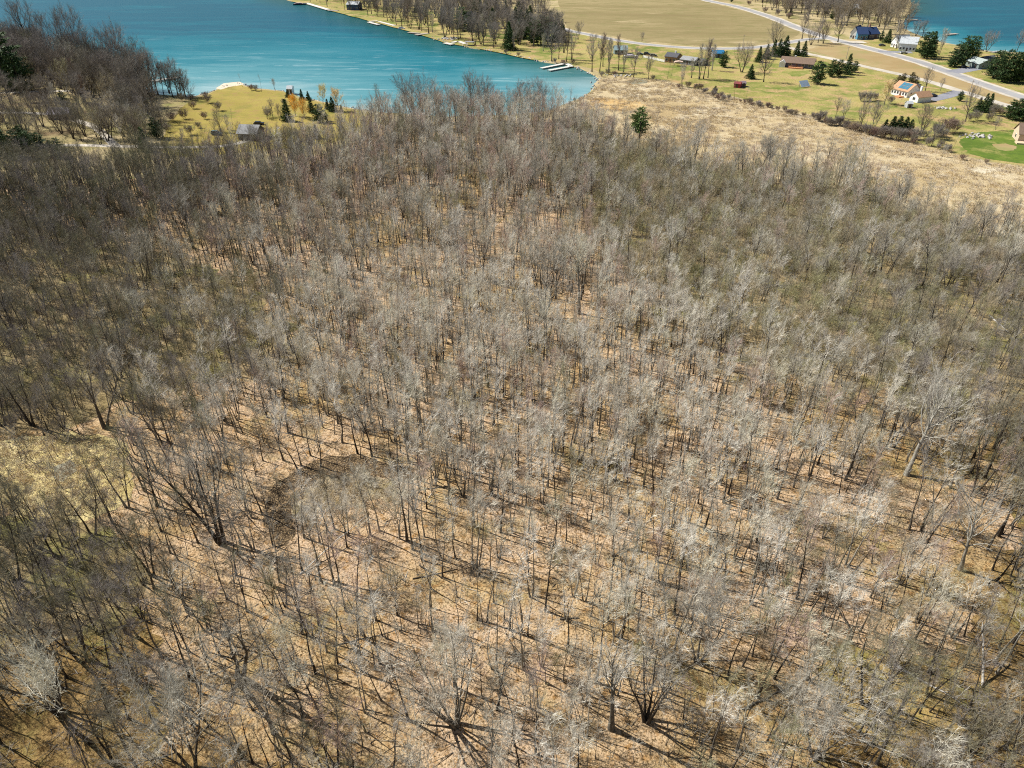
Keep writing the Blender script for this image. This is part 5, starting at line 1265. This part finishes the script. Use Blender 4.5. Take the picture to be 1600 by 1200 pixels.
d = slab('dock', (695, 67.5), (707, 70), 2.4, 'pale crooked dock beside the grey boat lift'); slab('', (706, 67), (716, 65), 2.0, parent=d); slab('', (716, 65), (728, 69), 2.2, parent=d)
land(710, 67, 'the crooked pale dock')
slab('dock', (238, 127), (277, 121.5), 2.0, 'long pale dock reaching out from the dark trees on the left')
slab('dock', (166, 93), (186, 91), 2.2, 'pale dock half hidden by trees at the upper left')
slab('dock', (1416, 30.5), (1434, 31.5), 3.0, 'dark pier jutting into the bay at the top right', mat=GREYW)
slab('dock', (1476, 54.5), (1495, 53), 2.4, 'low grey pier in the bay behind the evergreens', mat=GREYW)
slab('dock', (1548, 82), (1572, 80), 2.6, 'grey shore pier in the bay near the right edge', mat=PALEW)
land(257, 124, 'the long left dock'); land(1485, 54, 'the low grey pier'); land(510, 14, 'the long breakwater')
def boat(px, py, rz, L, W, col, label, cover=None, z=-0.45):
    o = empty('motor_boat', G(px, py) + Vector((0, 0, z)), rz, label, 'boat')
    V = []; F = []; n = 9
    for i in range(n):
        t = i / (n - 1); x = -L/2 + L * t; w = W/2 * (1 - max(0, (t - .45) / .55) ** 2.2) + .03; k = .1 + .25 * t
        V += [Vector((x, -w, .9 + k)), Vector((x, -w * .7, .05)), Vector((x, 0, -.15 + .5 * max(0, t - .7))), Vector((x, w * .7, .05)), Vector((x, w, .9 + k))]
        if i:
            for j in range(4): F.append(((i-1)*5 + j, (i-1)*5 + j + 1, i*5 + j + 1, i*5 + j))
    F.append((4, 3, 2, 1, 0))
    for i in range(1, n): F.append(((i-1)*5, i*5, i*5 + 4, (i-1)*5 + 4))
    mesh_obj('hull', V, F, flat_mat('hull_paint', col, .35, .5, .05), o)
    if cover: MB().box(-L*.4, -W*.42, 1.02, L*.22, W*.42, 1.25).prism([(-L*.38, 1.25), (L*.2, 1.25), (L*.05, 1.85), (-L*.3, 1.7)], -W*.36, W*.36, 'y').make('cover', flat_mat('boat_cover', cover, .8, .2), o)
    return o
boat(986, 90.5, R(-18), 9.0, 2.8, (.72, .68, .68), 'long white covered boat stored on the lawn by the teal boathouse', (.5, .44, .48), z=.3)
boat(628, 45, R(-20), 6.0, 2.3, (.8, .8, .8), 'small white boat moored between two docks on the far shore', (.3, .3, .35))
boat(469, 6.5, R(10), 13.0, 4.0, (.05, .06, .10), 'dark boat at the tip of the long breakwater', (.55, .4, .38))
# boat lift
o = empty('boat_lift', G(734, 71) + Vector((0, 0, -.45)), R(-15), 'grey framed boat lift beside the crooked pale dock', 'boat lift')
for x in (-2.8, 2.8):
    for y_ in (-1.6, 1.6): MB().box(x - .1, y_ - .1, -.8, x + .1, y_ + .1, 2.6).make('post', GREYW, o)
MB().box(-3.2, -1.8, 2.6, 3.2, 1.8, 2.85).make('canopy', hm('grey_canvas', (.25, .25, .26)), o)
MB().box(-2.8, -1.5, .5, 2.8, 1.5, .65).make('cradle', GREYW, o)
# white fence on the lawn side of the cottages
a, b = G(1005, 90), G(1038, 97.5); L = (b - a).length
o = empty('white_fence', a, math.atan2(b.y - a.y, b.x - a.x), 'long white board fence left of the tan cottage', 'fence')
n = int(L / 2.4)
for i in range(n + 1): MB().box(L * i / n - .08, -.08, 0, L * i / n + .08, .08, 1.5).make('post', WHITE, o)
for i in range(n):
    for z0 in (.25, .68, 1.08): MB().box(L * i / n + .09, -.04, z0, L * (i + 1) / n - .09, .04, z0 + .3).make('board', WHITE, o)
# awning
o = empty('awning', G(1060, 103), R(-8), 'pinkish tan awning in front of the tan cottage', 'awning')
MB().prism([(-2.6, 2.0), (2.6, 2.0), (2.3, 2.5), (0, 2.8), (-2.3, 2.5)], -1.6, 1.6, 'y').make('canopy', hm('awning_cloth', (.62, .45, .36)), o)
for x in (-2.3, 2.3):
    for y_ in (-1.4, 1.4): MB().box(x - .05, y_ - .05, 0, x + .05, y_ + .05, 2.0).make('post', GREYW, o)
# tilted panel array on the lawn
o = empty('solar_array', G(1259, 137), R(25), 'tilted pale blue panel array standing on the lawn below the bungalow', 'solar panels')
for i in range(4):
    for j in range(3):
        Mx = Matrix.Translation((0, 0, .5)) @ Matrix.Rotation(R(42), 4, 'X')
        MB().box(-2.9 + i * 1.46, j * 1.3, 0, -1.5 + i * 1.46, j * 1.3 + 1.24, .06, Mx).make('panel', hm('panel_blue', (.30, .38, .48)), o)
MB().box(-2.6, .6, 0, -2.4, .8, 1.0).box(2.4, .6, 0, 2.6, .8, 1.0).box(-2.6, 2.2, 0, -2.4, 2.4, 2.4).box(2.4, 2.2, 0, 2.6, 2.4, 2.4).make('frame', GREYW, o)
land(1259, 134, 'the tilted panel array')
# rock piles
def rocks(name, px, py, n, w, label, seed, s=(.35, .8)):
    r_ = random.Random(seed); o = empty(name, G(px, py), 0, label, 'rocks')
    me = []
    for k in range(4):
        V = []; F = []
        m_, k_ = 5, 7
        for i in range(m_ + 1):
            ph = math.pi * i / m_
            for j in range(k_):
                th = 6.283 * j / k_; q = 1 + r_.uniform(-.22, .22)
                V.append(Vector((math.sin(ph) * math.cos(th) * q, math.sin(ph) * math.sin(th) * q * .8, math.cos(ph) * .65 * q)))
        for i in range(m_):
            for j in range(k_): F.append((i*k_ + j, (i+1)*k_ + j, (i+1)*k_ + (j+1) % k_, i*k_ + (j+1) % k_))
        mm = bpy.data.meshes.new('stone'); mm.from_pydata([tuple(v) for v in V], [], F); mm.materials.append(M['rock']); me.append(mm)
    for i in range(n):
        c = bpy.data.objects.new('stone', me[i % 4]); link(c, o); q = r_.uniform(*s)
        c.location = (r_.gauss(0, w), r_.gauss(0, w * .55), q * .35); c.scale = (q, q, q); c.rotation_euler = (r_.uniform(-.4, .4), r_.uniform(-.4, .4), r_.uniform(0, 6))
    return o
rocks('rock_pile', 1474, 170, 22, 2.0, 'heap of pale rocks on the lawn right of the tiny garden shed', 1)
rocks('rock_pile', 1528, 213, 34, 3.4, 'wide ring of grey rocks on the lawn left of the tan house', 2)
rocks('shore_rocks', 968, 118, 26, 4.0, 'tumbled rocks and driftwood where the lawn meets the marsh', 3)
rocks('shore_rocks', 700, 61, 26, 4.0, 'pale shoreline rocks behind the crooked dock on the far shore', 4, (.5, 1.1))
land(1528, 213, 'the ring of grey rocks'); land(1474, 170, 'the heap of pale rocks')
# shoreline stones as countless stuff
sv = []
for poly in (LAKE1[6:30],):
    for a, b in zip(poly[:-1], poly[1:]):
        A, B_ = G(*a), G(*b); k = int((B_ - A).length / 1.3)
        for i in range(k):
            if rg.random() < .75:
                p = A.lerp(B_, i / k); sv.append((p.x + rg.gauss(0, 1.2), p.y + rg.gauss(0, 1.2), -.15, rg.randrange(2), rg.uniform(.25, .8), rg.uniform(0, 6.28), rg.uniform(-.4, .4), 0))
stn = bpy.data.collections.new('stone_shape')
for i, mm in enumerate([m for m in bpy.data.meshes if m.name.startswith('stone')][:2]): stn.objects.link(bpy.data.objects.new('shore_stone_%03d' % i, mm))
scatter_obj('shoreline_stones', sv, stn, 'small pale stones along the lake shoreline', 'stones')
# utility poles
for px, py, hp, lab in ((1514, 147, 22, 'wooden utility pole between the lane and the paved driveway'), (1322, 92, 20, 'wooden utility pole beside the lane right of the bungalow'), (1160, 74, 20, 'wooden utility pole on the side road below the field')):
    H = height_from(px, py, hp); o = empty('utility_pole', G(px, py), .4, lab, 'utility pole')
    MB().tube([Vector((0, 0, -.2)), Vector((0, 0, H))], [.16, .11], 8).make('pole', GREYW, o)
    MB().box(-1.1, -.07, H - .9, 1.1, .07, H - .75).make('crossarm', GREYW, o)

land(1105, 120, 'the tall trees by the cottages'); land(996, 246, 'the single green pine'); land(1400, 207, 'the row of five spruces'); land(500, 175, 'the willows'); land(740, 190, 'the lake end of the woods')
land(1200, 262, 'the marsh edge bend'); land(50, 244, 'the upper left evergreens'); land(200, 136, 'the upper left lakeside'); land(360, 133, 'the sand spit'); land(830, 60, 'the far shore evergreens'); land(1450, 90, 'the evergreens by the bay'); land(1575, 128, 'the right edge evergreens'); land(1280, 66, 'the road junction'); land(1330, 205, 'the shrubby lawn edge')
label_all()
